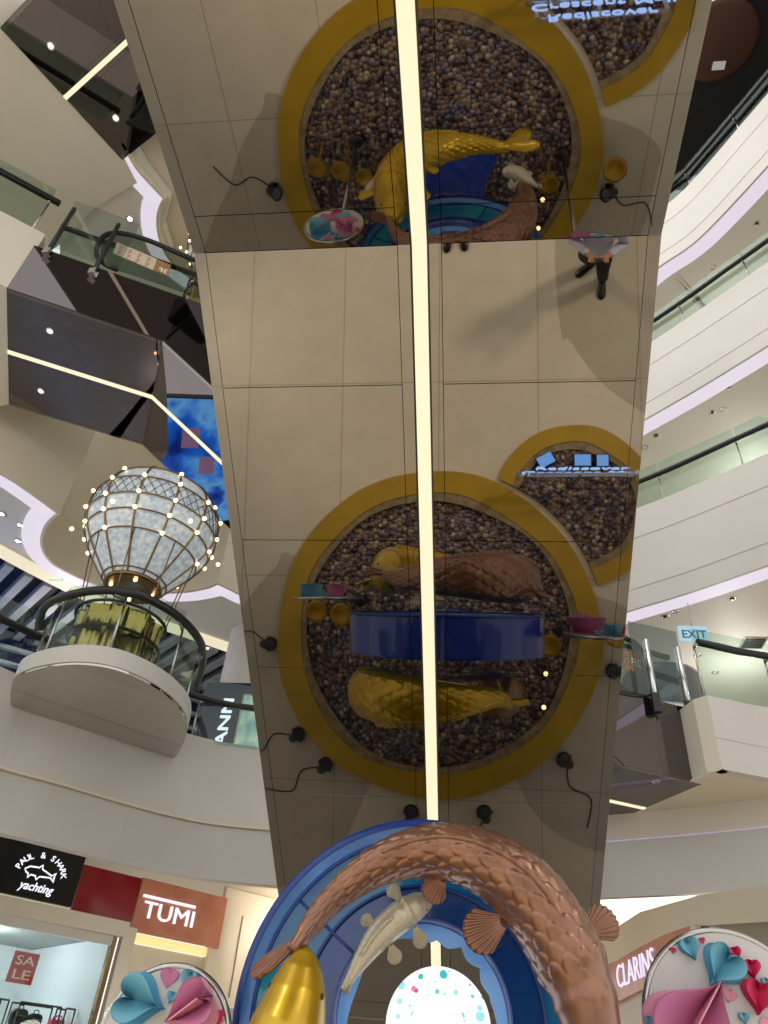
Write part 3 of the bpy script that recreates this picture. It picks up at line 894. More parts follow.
pm = noisy('poster_print', (206, 220, 190), (110, 160, 170), 3.5, 0.4); n_, l_, b_ = nodes(pm); b_.inputs['Emission Strength'].default_value = 0.35
l_.new(n_['Color Ramp'].outputs[0], b_.inputs['Emission Color'])
MB().box((a.x-0.01, 12.985, 6.05), (b.x+0.2, 12.999, a.z+0.08)).build('print', pm, t)
a = at_y(218, 655, 14.0); b = at_y(255, 690, 14.0)
o = MB().lathe([(0.45, 5.9), (0.45, 9.6)], ((a.x+b.x)/2+0.1, 14.2, 0), seg=32).build('wall_column', white); struct(o); TRIM[0] += 1; o.name = 'trim_%d' % TRIM[0]

# third floor, left: landing block and glass
A3 = at_z(10, 290, ZE3); B3 = at_z(8, 405, ZE3)
e0 = at_z(48, 240, ZE3+1.45); e1 = at_z(0, 215, ZE3+1.45)
ed = V((e1.x-e0.x, e1.y-e0.y, 0)).normalized()
bl = [(A3.x, A3.y), (B3.x, B3.y), (B3.x-6, B3.y+1.5), (A3.x+ed.x*7, A3.y+ed.y*7)]
ceil(MB().prism([(x, y, ZE3+0.02) for x, y in bl], (0, 0, 1.4)), warmw)
gp = [(A3.x + ed.x*0.05, A3.y + ed.y*0.05), (A3.x+ed.x*5, A3.y+ed.y*5)]
balustrade([gp[1], gp[0]], ZE3+1.43, 'glass balustrade with black handrail on the upper left landing block', None, h=1.15, rail_h=0.75, post=2.4, inset=0.05)
# glass end by the escalator: two tall posts, sheet, newel loop, stickers
ax3 = V((0.896, 0.444, 0)); s3 = V((0.444, -0.896, 0))
def on3(x, y, off=0.03):
    return at_plane(x, y, A3 + s3*off, s3)
t = l3_esc
g = [on3(48, 246), on3(117, 270), on3(122, 218), on3(63, 197)]
zt = max(g[2].z, g[3].z); zb = g[0].z
MB().prism([V((g[0].x, g[0].y, zb)), V((g[1].x, g[1].y, zb)), V((g[1].x, g[1].y, zt)), V((g[0].x, g[0].y, zt))], s3*0.012).build('end_glass', glc, t)
for x0, y0, x1, y1 in ((72, 208, 49, 255), (117, 224, 94, 275)):
    a = on3(x0, y0, 0.06); b = on3(x1, y1, 0.06); m_ = (a+b)/2
    MB().tube([(m_.x, m_.y, b.z), (m_.x, m_.y, a.z)], 0.035, 8).build('post', MATS['dark_plastic'], t); po = bpy.data.objects[max((o.name for o in l3_esc.children if o.name.startswith('post')))]
    MB().box((m_.x-0.05, m_.y-0.05, b.z-0.02), (m_.x+0.05, m_.y+0.05, b.z+0.1)).build('clamp', chrome, po)
t = l3_esc
lp = catmull([on3(x, y, 0.0) for x, y in ((215, 268), (180, 254), (150, 241), (125, 234), (108, 234), (98, 243), (97, 256), (105, 264), (118, 270))], 5)
MB().tube(lp, 0.04, 8).build('handrail_loop', rubber, t)
lo = on3(215, 300, 0.0)
MB().prism(lp + [on3(160, 284, 0.0), on3(200, 298, 0.0), on3(216, 300, 0.0)], -s3*0.012).build('newel_glass', glass('newel_glass_left', (212, 218, 212), 0.15), t)
def quad(mb, pix, off, th=0.004):
    P = [on3(x, y, off) for x, y in pix]; return mb.prism(P, -s3*th)
stp = quad(MB(), [(113, 253), (153, 270), (157, 259), (117, 242)], 0.02).build('warning_sticker', mat('sticker_white', (214, 200, 178), 0.5), t)
for i in range(4):
    for j in range(2):
        c = on3(119+9.2*i-(1-j)*2+1.2, 247+4*i+(1-j)*5, 0.03)
        MB().lathe([(0.03, 0), (0.042, 0), (0.042, 0.004), (0.03, 0.004), (0.03, 0)], c, axis='Y', seg=14).build('symbol', MATS['sticker_red'], stp)
stb = quad(MB(), [(153, 270), (168, 276), (171, 265), (157, 259)], 0.02).build('level_sticker', br, t)
mb = MB(); c = on3(167, 274.0, 0.03); text_mb(mb, '3F', c, -ax3, (0, 0, 1), 0.15, 0.002, 0.02); mb.build('level_number', paperw, stb)

# fourth floor, left: soffit, cove
px4 = [(125, 160), (137, 183), (95, 207), (62, 243), (-60, 330), (-330, 230), (-330, -150), (-60, -70), (0, 28)]
P4 = [at_z(x, y, 14.02) for x, y in px4]
ceil(MB().prism([(p.x, p.y, 14.02) for p in P4], (0, 0, 1.3)), warmw)
c4 = trace([(133, 160), (141, 172), (166, 199)], 14.0, 4)[:-1] + trace([(166, 199), (160, 212), (159, 226), (162, 242), (170, 258), (184, 272), (205, 285)], 14.0, 5)
c4 = extend(c4, 0.3, 2)
trim(MB().wall(c4, 14.0, 16.0, 0.05), cream)
cv = MB().strip(c4, 0.055, 0.34, 14.03, 14.06).build('cove_light', led_c)
P = [V((p[0], p[1], 0)) for p in c4]
cv2 = tag(cv, 'kinked lavender white light strip seen above the sticker row at upper left', 'light strip')
ceil(MB().prism([(p.x, p.y, 14.08) for p in [at_z(x, y, 14.08) for x, y in ((120, 120), (144, 165), (170, 199), (163, 226), (174, 258), (215, 290), (215, 420), (60, 420), (60, 200))]], (0, 0, 0.2)), ceilw)
ceil(MB().prism([(p.x, p.y, 14.3) for p in [at_z(x, y, 14.3) for x, y in ((100, 80), (300, 80), (300, 420), (160, 420))]], (0, 0, 0.2)), cream)
q = at_z(130, 219, 14.07); downlight((q.x, q.y, 14.07), 'bright downlight above the sticker row at upper left', 'downlights on the left')
# video screen on the far left second floor, mirrored by the sloping escalator
def refl3(x, y, X):
    k0 = V((-4.663*E3K, 7.193*E3K, ZE3)); tt = E3A; dv = V((0.896*cos(tt), 0.444*cos(tt), -sin(tt))); n = dv.cross(V((-0.444, 0.896, 0))).normalized()
    d = sight(x, y); h = CAM + d*((k0-CAM).dot(n)/d.dot(n)); r = d - n*(2*d.dot(n)); return h + r*((X-h.x)/r.x)
SX = -11.0
cs = [refl3(x, y, SX) for x, y in ((160, 398), (218, 405), (232, 520), (166, 470))]
ys = [c.y for c in cs]; zs = [c.z for c in cs]
t = thing('video_screen', 'large blue video screen mirrored in the sloping dark escalator at upper left', 'screen', (SX, (min(ys)+max(ys))/2, min(zs)))
MB().box((SX-0.25, min(ys)-0.03, min(zs)-0.03), (SX-0.02, max(ys)+0.03, max(zs)+0.03)).build('frame', darkpl, t)
MB().box((SX-0.02, min(ys), min(zs)), (SX, max(ys), max(zs))).build('display', screenm, t)

tp = [refl3(x, y, SX-0.05) for x, y in ((163, 342), (205, 372))]
struct(MB().box((SX-0.3, min(ys)-1.5, max(zs)+0.05), (SX-0.06, max(ys)+1.5, max(zs)+0.9)).build('wall_left', mat('rose_fascia', (170, 112, 104), 0.4)))
struct(MB().box((SX-0.3, min(ys)-1.5, max(zs)+0.9), (SX-0.04, max(ys)+1.5, max(zs)+1.3)).build('wall_left', mat('rust_fascia', (128, 62, 52), 0.4)))
mb = MB()
for i, (yy, zz, s_) in enumerate(((0.30, 0.62, 0.55), (0.52, 0.40, 0.50))):
    cy_ = min(ys)+(max(ys)-min(ys))*yy; cz_ = min(zs)+(max(zs)-min(zs))*zz
    MB().box((SX, cy_-s_*0.5, cz_-s_*0.4), (SX+0.008, cy_+s_*0.5, cz_+s_*0.4)).build('picture_tile', emis('tile_rose', (190, 150, 190), 1.1), t)
# ================================================================== HOT-AIR BALLOON
def make_balloon(loc, label):
    t = thing('hot_air_balloon', label, 'balloon', loc)
    o = V(loc)
    prof = [(0.42, 1.64), (0.62, 1.90), (0.84, 2.20), (0.99, 2.48), (1.06, 2.75), (1.06, 3.00), (1.00, 3.22), (0.88, 3.42), (0.68, 3.58), (0.40, 3.68), (0.12, 3.72), (0.0, 3.725)]
    pf = [(p.x, p.y) for p in catmull([(a, b, 0) for a, b in prof], 5)]
    def rad(z):
        for i in range(len(pf)-1):
            if pf[i][1] <= z <= pf[i+1][1]:
                u = (z-pf[i][1])/max(1e-6, pf[i+1][1]-pf[i][1]); return pf[i][0]*(1-u)+pf[i+1][0]*u
        return pf[0][0] if z < pf[0][1] else 0
    MB().lathe([(r*0.985, z) for r, z in pf], o, seg=64).build('envelope', envm, t)
    for k in range(12):
        a = 2*pi*k/12 + 0.16
        MB().tube([o+V((r*1.01*cos(a), r*1.01*sin(a), z)) for r, z in pf[:-3]], 0.017, 6).build('rib', bronze, t)
    for z in (1.74, 2.22, 2.48, 2.74, 3.08, 3.40):
        r = rad(z)*1.012
        MB().tube([o+V((r*cos(2*pi*k/48), r*sin(2*pi*k/48), z)) for k in range(48)], 0.014, 6, closed=True).build('hoop', bronze, t)
    mb = MB(); N = 44
    for sg in (1, -1):
        for k in range(N):
            pts = []
            for q in range(5):
                z = 2.74 + 0.34*q/4; a = 2*pi*(k + sg*1.6*q/4)/N; r = rad(z)*1.006
                pts.append(o+V((r*cos(a), r*sin(a), z)))
            mb.tube(pts, 0.006, 4, caps=False)
    mb.build('lattice_band', mat('lattice_dark', (60, 54, 48), 0.5), t)
    for k in range(12):
        a = 2*pi*k/12 + 0.16
        for z in (2.22, 2.48, 2.74, 3.08, 3.40):
            if z in (3.40, 2.22) and k % 2: continue
            r = rad(z)*1.04; MB().sphere(o+V((r*cos(a), r*sin(a), z)), 0.033, 10, 6).build('bulb', bulbm, t)
    for k in range(12):
        a = 2*pi*k/12 + 0.42; r = rad(2.75)*1.12
        if k % 2 == 0: MB().sphere(o+V((r*cos(a), r*sin(a), 2.45)), 0.033, 10, 6).build('bulb', bulbm, t)
    MB().lathe([(0.0, 1.640), (0.40, 1.640), (0.45, 1.63), (0.46, 1.66), (0.45, 1.72), (0.42, 1.72)], o, seg=48).build('mouth', bronze, t)
    for k in range(4):
        a = 2*pi*k/4 + 0.5; MB().sphere(o+V((0.33*cos(a), 0.33*sin(a), 1.62)), 0.03, 10, 6).build('bulb', bulbm, t)
    for k in range(8):
        a = 2*pi*k/8 + 0.2
        MB().tube([o+V((0.98*cos(a)*0.86, 0.98*sin(a)*0.86, 2.26)), o+V((0.66*cos(a), 0.66*sin(a), 0.90))], 0.011, 6).build('rope', bronze, t)
    # fluted gold basket
    seg = 144; vs = []; hs = [0.0, 0.05, 0.5, 0.95, 1.0]
    for h in hs:
        for k in range(seg):
            a = 2*pi*k/seg; r = 0.60 + 0.030*sin(9*a) + 0.014*sin(23*a+1)
            if h in (0.0, 1.0): r += 0.02
            vs.append(o+V((r*cos(a), r*sin(a), h)))
    fs = [(i*seg+k, i*seg+(k+1) % seg, (i+1)*seg+(k+1) % seg, (i+1)*seg+k) for i in range(len(hs)-1) for k in range(seg)]
    fs.append(tuple(range(seg))[::-1])
    MB().add(vs, fs, True).build('basket', gold, t)
    for z in (0.62, 1.02):
        MB().tube([o+V((0.67*cos(2*pi*k/48), 0.67*sin(2*pi*k/48), z)) for k in range(48)], 0.026, 6, closed=True).build('basket_rail', rubber, t)
    return t
BY = 9.55*KL
BY = 9.55*KL
bx = at_y(150, 540, BY)
bal = make_balloon((bx.x-0.02, BY, ZP+0.253), 'pale glass balloon with bronze ribs and glowing bulbs above a gold basket on the platform')
q = at_y(228, 256, 7.8)
bal2 = dup(bal, (q.x, 7.8, q.z-2.75*0.72), 'second balloon with bulbs, mostly hidden behind the overhead escalator high on the left')
bal.scale = (KL, KL, KL)
bal2.scale = (0.72, 0.72, 0.72)

# ================================================================== KOI RING SCULPTURE
RC = V((-0.206, 3.97, 1.90))
sculp = thing('koi_sculpture', 'large upright blue ring sculpture with copper, gold and pearl koi curling round it', 'sculpture', (RC.x, RC.y, 0.03))
RI, RO = 0.365, 0.802
YF, YBk = 3.81, 4.13
def yl(mb, prof): return mb.lathe(prof, (RC.x, 0, RC.z), axis='Y', seg=128)
ring = yl(MB(), [(RO, YF), (RO+0.004, YF+0.02), (RO+0.004, YBk-0.02), (RO, YBk), (RO-0.02, YBk), (RO-0.02, YF), (RO, YF)]).build('ring', ringblue, sculp)
yl(MB(), [(RO-0.02, YF-0.012), (RO+0.008, YF-0.012), (RO+0.008, YF+0.012), (RO-0.02, YF+0.012), (RO-0.02, YF-0.012)]).build('front_lip', inlead, ring)
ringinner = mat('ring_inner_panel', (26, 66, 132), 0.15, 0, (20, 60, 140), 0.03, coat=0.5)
for nm, sg, y0 in (('front', 1, YF), ('back', -1, YBk)):
    yl(MB(), [(RO-0.02, y0), (0.735, y0+sg*0.035)][::sg]).build(nm+'_rim_panel', ringrim, ring)
    yl(MB(), [(0.735, y0+sg*0.035), (0.62, y0+sg*0.07), (0.525, y0+sg*0.06)][::sg]).build(nm+'_teal_panel', ringteal, ring)
    yl(MB(), [(0.525, y0+sg*0.06), (0.45, y0+sg*0.04), (0.385, y0+sg*0.012)][::sg]).build(nm+'_inner_panel', ringinner, ring)
    mb = MB()
    for r, dy in ((0.735, 0.035), (0.525, 0.06)):
        mb.tube([(RC.x+r*cos(2*pi*k/96), y0+sg*(dy-0.004), RC.z+r*sin(2*pi*k/96)) for k in range(96)], 0.009, 6, closed=True)
    for k in range(7):
        a = 2*pi*k/7 + 0.72
        mb.tube([(RC.x+r*cos(a), y0+sg*(dy-0.003), RC.z+r*sin(a)) for r, dy in ((0.735, 0.035), (0.62, 0.07), (0.525, 0.06), (0.45, 0.04), (0.385, 0.012))], 0.007, 6)
    mb.build(nm+'_leading', inlead, ring)
yl(MB(), [(0.385, YBk), (RI, YBk-0.02), (RI, YF+0.02), (0.385, YF)]).build('inner_wall', mat('ring_inner_blue', (70, 90, 160), 0.2, 0, coat=0.4), ring)
# translucent scalloped wave edging inside the ring
nw = 180; vs = []
for y in (YF+0.05, YF+0.075):
    for k in range(nw):
        a = 2*pi*k/nw
        sc_ = 0.045 + 0.03*max(0, sin(a*2.0-0.4))*abs(sin(a*9)) + 0.012*sin(a*5)
        vs += [(RC.x+(RI+0.002)*cos(a), y, RC.z+(RI+0.002)*sin(a)), (RC.x+(RI-sc_)*cos(a), y, RC.z+(RI-sc_)*sin(a))]
fs = []
for k in range(nw):
    j = (k+1) % nw; A, B, C_, D = 2*k, 2*k+1, 2*j+1, 2*j; o = 2*nw
    fs += [(A, B, C_, D), (o+D, o+C_, o+B, o+A), (B, o+B, o+C_, C_)]
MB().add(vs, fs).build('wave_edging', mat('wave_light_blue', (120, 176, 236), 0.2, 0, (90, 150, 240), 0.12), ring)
# plinth that carries the ring
def plinth():
    mb = MB(); seg = 96
    prof = [(0.46, 0.045), (0.44, 0.10), (0.34, 0.5), (0.30, 0.9), (0.30, 1.10)]
    vs = []
    for r, z in prof:
        for k in range(seg):
            a = 2*pi*k/seg; rr = r + 0.03*sin(7*a + z*3)
            vs.append((RC.x + rr*cos(a), RC.y + 0.42*rr*sin(a), z))
    fs = [(i*seg+k, i*seg+(k+1) % seg, (i+1)*seg+(k+1) % seg, (i+1)*seg+k) for i in range(len(prof)-1) for k in range(seg)]
    fs.append(tuple((len(prof)-1)*seg+k for k in range(seg)))
    return mb.add(vs, fs, True)
plinth().build('plinth', ringblue, sculp)

def fan(mb, base, d, s, length, a0, a1, w0=0.25, ribs=9, thick=0.008, curl=0.0, notch=0.0, amp=0.006):
    """ribbed fan fin from base along d, spreading towards s in its plane"""
    base = V(base); d = V(d).normalized(); s = V(s); s = (s - d*s.dot(d)).normalized(); n = d.cross(s)
    na, nr = 40, 9; T = []; Bt = []
    for i in range(na+1):
        f = i/na; an = a0 + (a1-a0)*f
        edge = (sin(pi*(0.12+0.76*f)))**0.35 * (1 - notch*math.exp(-((f-0.5)/0.16)**2))
        for j in range(nr+1):
            r = j/nr
            p = base + (d*cos(an) + s*sin(an)) * (length*edge*(w0*0.35 + (1-w0*0.35)*r)) + s*((f-0.5)*w0*0.25*length*(1-r))
            h = amp*sin(2*pi*ribs*f)*min(1, r*1.6) + curl*length*r*r
            T.append(p + n*(h+thick*(1-0.6*r))); Bt.append(p + n*(h-thick*(1-0.6*r)))
    m = (na+1)*(nr+1); fs = []
    idx = lambda i, j: i*(nr+1)+j
    for i in range(na):
        for j in range(nr):
            fs.append((idx(i,j), idx(i+1,j), idx(i+1,j+1), idx(i,j+1))); fs.append((m+idx(i,j+1), m+idx(i+1,j+1), m+idx(i+1,j), m+idx(i,j)))
        fs.append((idx(i,nr), idx(i+1,nr), m+idx(i+1,nr), m+idx(i,nr))); fs.append((m+idx(i,0), m+idx(i+1,0), idx(i+1,0), idx(i,0)))
    for j in range(nr):
        fs.append((idx(0,j), idx(0,j+1), m+idx(0,j+1), m+idx(0,j))); fs.append((m+idx(na,j), m+idx(na,j+1), idx(na,j+1), idx(na,j)))
    return mb.add(T+Bt, fs, True)

GIRTH = [(0, 0.02), (0.012, 0.26), (0.04, 0.50), (0.08, 0.70), (0.14, 0.88), (0.22, 0.98), (0.30, 1.0), (0.45, 0.96), (0.6, 0.80), (0.75, 0.56), (0.87, 0.36), (0.94, 0.27), (1.0, 0.20)]
GIRTH2 = [(0, 0.02), (0.012, 0.22), (0.04, 0.40), (0.08, 0.56), (0.14, 0.73), (0.22, 0.90), (0.30, 1.0), (0.45, 0.97)] + GIRTH[8:]
def make_koi(name, spine, dors, a, b, m, fins=None, GIRTH=GIRTH, rows=24, cols=13, sc_h=0.017, st=380, seg=150, tailspec=None, dfin=(0.34, 0.74, 0.055), eye=True, label=None):
    """spine: points snout -> tail root; dors: dorsal direction(s) along it; a half width, b half depth"""
    C_ = catmull(spine, 24); L = [0]
    for i in range(len(C_)-1): L.append(L[-1] + (C_[i+1]-C_[i]).length)
    tot = L[-1]
    def at(u):
        s = u*tot; i = 0
        lo, hi = 0, len(L)-2
        while lo < hi:
            md = (lo+hi+1)//2
            if L[md] <= s: lo = md
            else: hi = md-1
        i = lo; f = (s-L[i])/max(1e-9, L[i+1]-L[i]); return C_[i].lerp(C_[i+1], min(1, max(0, f)))
    def frame(u):
        p = at(u); t = (at(min(1, u+0.012)) - at(max(0, u-0.012))).normalized()
        if isinstance(dors, list):
            q = u*(len(dors)-1); i = min(int(q), len(dors)-2); dd = V(dors[i]).lerp(V(dors[i+1]), q-i)
        else: dd = V(dors)
        N = (dd - t*dd.dot(t)).normalized(); B = t.cross(N)
        return p, t, N, B
    vs = []
    for i in range(st+1):
        u = i/st; p, t, N, B = frame(u); g = interp(GIRTH, u)
        flat = 1.0 - 0.10*max(0, 1-u/0.12)
        for k in range(seg):
            th = 2*pi*k/seg; c, s_ = cos(th), sin(th)
            aa = a*g; bb = b*g*flat*(1.0 if s_ > 0 else 0.92)
            h = 0
            if 0.25 < u < 0.985 and s_ > -0.72:
                x = (u-0.25)/0.735*rows; y = th/(2*pi)*cols*2
                # overlapping scales: take the scale nearest the head that covers the point
                best = None
                for row in range(int(x)-1, int(x)+1):
                    off = 0.5*(row % 2)
                    dy = (y/2 - off) - round(y/2 - off); dx = x-row
                    rr = sqrt((dx/1.62)**2 + (dy/0.62)**2)
                    if rr < 1 and dx >= 0:
                        hh = (0.30 + 0.70*dx/1.62)*(1-0.75*rr**10) + 0.10*(1-(dy/0.62)**2)
                        best = hh; break
                h = sc_h * (best if best is not None else 0.0) * min(1, (u-0.25)/0.03) * min(1, (0.99-u)/0.05) * (0.45+0.55*g)
            elif u <= 0.25:
                gl_ = math.exp(-((u-0.225)/0.012)**2)*0.006*(1 if abs(c) > 0.25 else 0.3)
                h = gl_ - 0.006*math.exp(-((u-0.03)/0.01)**2)*max(0, -s_)
            vs.append(p + B*(c*(aa+h)) + N*(s_*(bb+h)))
    fs = [(i*seg+k, (i+1)*seg+k, (i+1)*seg+(k+1) % seg, i*seg+(k+1) % seg) for i in range(st) for k in range(seg)]
    fs.append(tuple(range(seg))); fs.append(tuple(st*seg+k for k in range(seg))[::-1])
    fish = MB().add(vs, fs, True).build(name, m, sculp)
    if label: fish['label'] = label
    # dorsal fin: continuous ribbed ridge
    u0, u1, hh = dfin; T = []
    nn = 70
    for i in range(nn+1):
        f = i/nn; u = u0+(u1-u0)*f; p, t, N, B = frame(u); g = interp(GIRTH, u)
        hgt = hh*(min(1, f/0.10))*(1-0.65*f)*(0.9+0.1*sin(f*90))
        base = p + N*(b*g*0.93)
        for sg in (-1, 1):
            T.append(base + B*(sg*0.012)); T.append(base + N*(hgt+0.012) + t*(hgt*0.7) + B*(sg*0.004) )
    fs = []
    for i in range(nn):
        o = 4*i; q = o+4
        fs += [(o, o+1, q+1, q), (o+2, q+2, q+3, o+3), (o+1, o+3, q+3, q+1)]
    fs += [(0, 2, 3, 1), (4*nn, 4*nn+1, 4*nn+3, 4*nn+2)]
    MB().add(T, fs, True).build('dorsal_fin', m, fish)
    for (u, side, ang, ln, spread, name_) in (fins or []):
        p, t, N, B = frame(u); g = interp(GIRTH, u)
        dd = (B*side + t*ang - N*0.25).normalized()
        fan(MB(), p + B*(side*a*g*0.9) - N*(b*g*0.3), dd, t, ln, -spread, spread, 0.35).build(name_, m, fish)
    p, t, N, B = frame(1.0)
    for (dirv, spr, ln, sv) in (tailspec or []):
        fan(MB(), p - t*0.07, dirv, sv, ln, -spr, spr, 0.30, ribs=7, notch=0.0, thick=0.010, amp=0.008).build('tail_fin', m, fish)
    if eye:
        p, t, N, B = frame(0.085); g = interp(GIRTH, 0.085)
        for sg in (-1, 1):
            MB().sphere(p + B*(sg*a*g*0.86) + N*(b*g*0.42), 0.075*a, 12, 8).build('eye', rubber, fish)
    return fish

YC = 3.53
PIN = -1
def P(x, z, y=YC): return V((x, y, z))
cop_spine = [P(0.425, 1.50, 3.50), P(0.462, 1.72, 3.51), P(0.448, 1.95, 3.52), P(0.365, 2.17), P(0.225, 2.36), P(0.02, 2.475), P(-0.19, 2.495), P(-0.405, 2.425), P(-0.58, 2.29), P(-0.67, 2.165, 3.50), P(-0.72, 2.065, 3.45)]
def cop_tail(): return [((-0.85, -0.12, -0.72), 0.26, 0.24, (0.5, -0.6, -0.5)), ((0.15, 0.50, -0.85), 0.30, 0.27, (0.5, 0.5, 0.1))]
copfins = [(0.425, PIN, 0.40, 0.205, 0.66, 'pectoral_fin'), (0.325, -PIN, 0.10, 0.185, 0.62, 'pectoral_fin'), (0.615, PIN, 0.75, 0.12, 0.75, 'pelvic_fin')]
make_koi('copper_koi', cop_spine, (0.05, -1, 0.10), 0.132, 0.20, copper, copfins, tailspec=cop_tail(), GIRTH=GIRTH2, label='copper koi arching over the front of the ring, head down at right')
YG = 3.47
gold_spine = [P(-0.665, 2.09, YG), P(-0.685, 1.90, YG), P(-0.715, 1.66, YG-.01), P(-0.68, 1.38, YG-.03), P(-0.53, 1.12, YG-.05), P(-0.27, 0.96, YG-.06), P(0.02, 0.92, YG-.06), P(0.22, 0.93, YG-.04), P(0.36, 0.92, YG-0.02)]
goldfins = [(0.28, 1, 0.3, 0.20, 0.6, 'pectoral_fin'), (0.28, -1, 0.3, 0.20, 0.6, 'pectoral_fin'), (0.52, 1, 0.6, 0.13, 0.5, 'pelvic_fin'), (0.52, -1, 0.6, 0.13, 0.5, 'pelvic_fin')]
make_koi('gold_koi', gold_spine, [(0.1, -1, 0.0), (0.0, -1, -0.1), (0, -1, -0.15), (0, -1, 0.1)], 0.165, 0.215, goldfish, goldfins,
         tailspec=[((0.8, -0.15, 0.30), 0.30, 0.36, (0, 0.2, 1)), ((0.75, -0.1, -0.70), 0.30, 0.36, (0, 0.2, 1))], label='gold koi curving under the front of the ring, head up at left')
# pair on the far side, turned half round
def turn(p): return V((2*RC.x-p.x, 2*RC.y-p.y, p.z))
def turnv(v_): v_ = V(v_); return V((-v_.x, -v_.y, v_.z))
back_spine = [turn(V((p.x, p.y-0.02, p.z))) for p in cop_spine]
make_koi('gold_koi', back_spine, turnv((0.05, -1, 0.10)), 0.155, 0.21, goldfish, [], st=260, seg=110, tailspec=[(turnv(d), s_, l_, turnv(v_)) for d, s_, l_, v_ in cop_tail()], label='gold koi arching over the far side of the ring')
make_koi('copper_koi', [turn(p) for p in gold_spine], [turnv(v_) for v_ in ((0.1, -1, 0.0), (0.0, -1, -0.1), (0, -1, -0.15), (0, -1, 0.1))], 0.135, 0.19, copper, [], st=200, seg=90,
         tailspec=[(turnv((0.8, -0.15, 0.35)), 0.26, 0.34, (0, 0, 1)), (turnv((0.7, -0.1, -0.75)), 0.26, 0.34, (0, 0, 1))], label='copper koi curving under the far side of the ring')
# small pearl koi
def on_front(x, y, Y=3.72): return at_y(x, y, Y)
wf = [on_front(434, 899), on_front(418, 905), on_front(397, 919), on_front(378, 937), on_front(362, 959), on_front(350, 979), on_front(343, 990)]
whf = [(0.24, 1, 0.15, 0.10, 0.5, 'pectoral_fin'), (0.24, -1, 0.15, 0.10, 0.5, 'pectoral_fin'), (0.50, 1, 0.4, 0.075, 0.6, 'pelvic_fin'), (0.50, -1, 0.4, 0.085, 0.6, 'pelvic_fin')]
make_koi('pearl_koi', wf, (0, -1, 0.1), 0.062, 0.06, whitefish, whf, rows=26, cols=12, sc_h=0.005, st=110, seg=64, dfin=(0.36, 0.72, 0.02), tailspec=[((-0.35, -0.05, -0.9), 0.25, 0.08, (1, 0, 0))], label='small pearl koi swimming across the front of the ring')
w2 = [V(p) for p in ((0.28, 3.50, 1.28), (0.36, 3.52, 1.24), (0.45, 3.54, 1.26), (0.52, 3.56, 1.33), (0.60, 3.58, 1.42))]
make_koi('pearl_koi', w2, (0.2, -1, 0.4), 0.06, 0.065, whitefish, whf, rows=22, cols=12, sc_h=0.005, st=90, seg=56, dfin=(0.36, 0.72, 0.02), tailspec=[((0.8, 0.1, 0.6), 0.3, 0.10, (0, 1, 0))], label='small pearl koi low at the right of the ring')
w3 = [V(p) for p in ((-0.98, 3.58, 1.46), (-0.93, 3.57, 1.34), (-0.86, 3.56, 1.22), (-0.76, 3.55, 1.13), (-0.66, 3.54, 1.08))]
make_koi('pearl_koi', w3, (-0.3, -1, 0.3), 0.06, 0.065, whitefish, whf, rows=22, cols=12, sc_h=0.005, st=90, seg=56, dfin=(0.36, 0.72, 0.02), tailspec=[((0.8, 0.1, -0.5), 0.3, 0.10, (0, 1, 0))], label='small pearl koi low at the left of the ring')

# glowing dotted disc inside the ring
bc = at_y(438, 1027, 3.97)
t = thing('dotted_lightbox', 'round glowing white disc with pink and teal dots in the middle of the ring', 'lightbox', (bc.x, 3.97, bc.z))
R0 = 0.23
o = MB().lathe([(0.0, -0.075), (R0*0.5, -0.07), (R0*0.8, -0.055), (R0*0.95, -0.03), (R0, 0.0), (R0*0.95, 0.03), (R0*0.8, 0.055), (0.0, 0.075)], (bc.x, 3.97, bc.z), axis='Y', seg=64).build('disc', dotsm, t)
MB().tube([(bc.x, 3.97, bc.z-R0+0.01), (bc.x, 3.97, RC.z-RI-0.0)], 0.015, 8).build('stem', chrome, t)
# ================================================================== HEART DISCS
def heart_outline(n=28):
    out = []
    for i in range(n+1):
        t = pi*i/n
        out.append((16*sin(t)**3/17.0, (13*cos(t)-5*cos(2*t)-2*cos(3*t)-cos(4*t)+2.5)/17.0))
    return out
HO = heart_outline()
def half_heart(mb, c, ux, uy, n, size, side, lift, base, shrink=1.0):
    """one folded half: crease on the axis, wing lifted away from the board"""
    nc = 8; T = []; Bm = []
    for i, (hx, hy) in enumerate(HO):
        for j in range(nc+1):
            f = j/nc
            x = hx*f*shrink*side; y = hy
            h = base + lift*(sin(f*pi*0.5)*0.85 + 0.15*f)
            p = c + ux*(x*size) + uy*(y*size) + n*h
            T.append(p); Bm.append(p - n*0.003)
    m = len(T); fs = []; w_ = nc+1
    for i in range(len(HO)-1):
        for j in range(nc):
            a = i*w_+j; q = (a, a+1, a+w_+1, a+w_)
            fs.append(q if side > 0 else q[::-1]); q2 = tuple(k+m for k in q[::-1]); fs.append(q2 if side > 0 else q2[::-1])
        a = i*w_+nc; fs.append((a, a+m, a+w_+m, a+w_))
    return mb.add(T+Bm, fs, True)
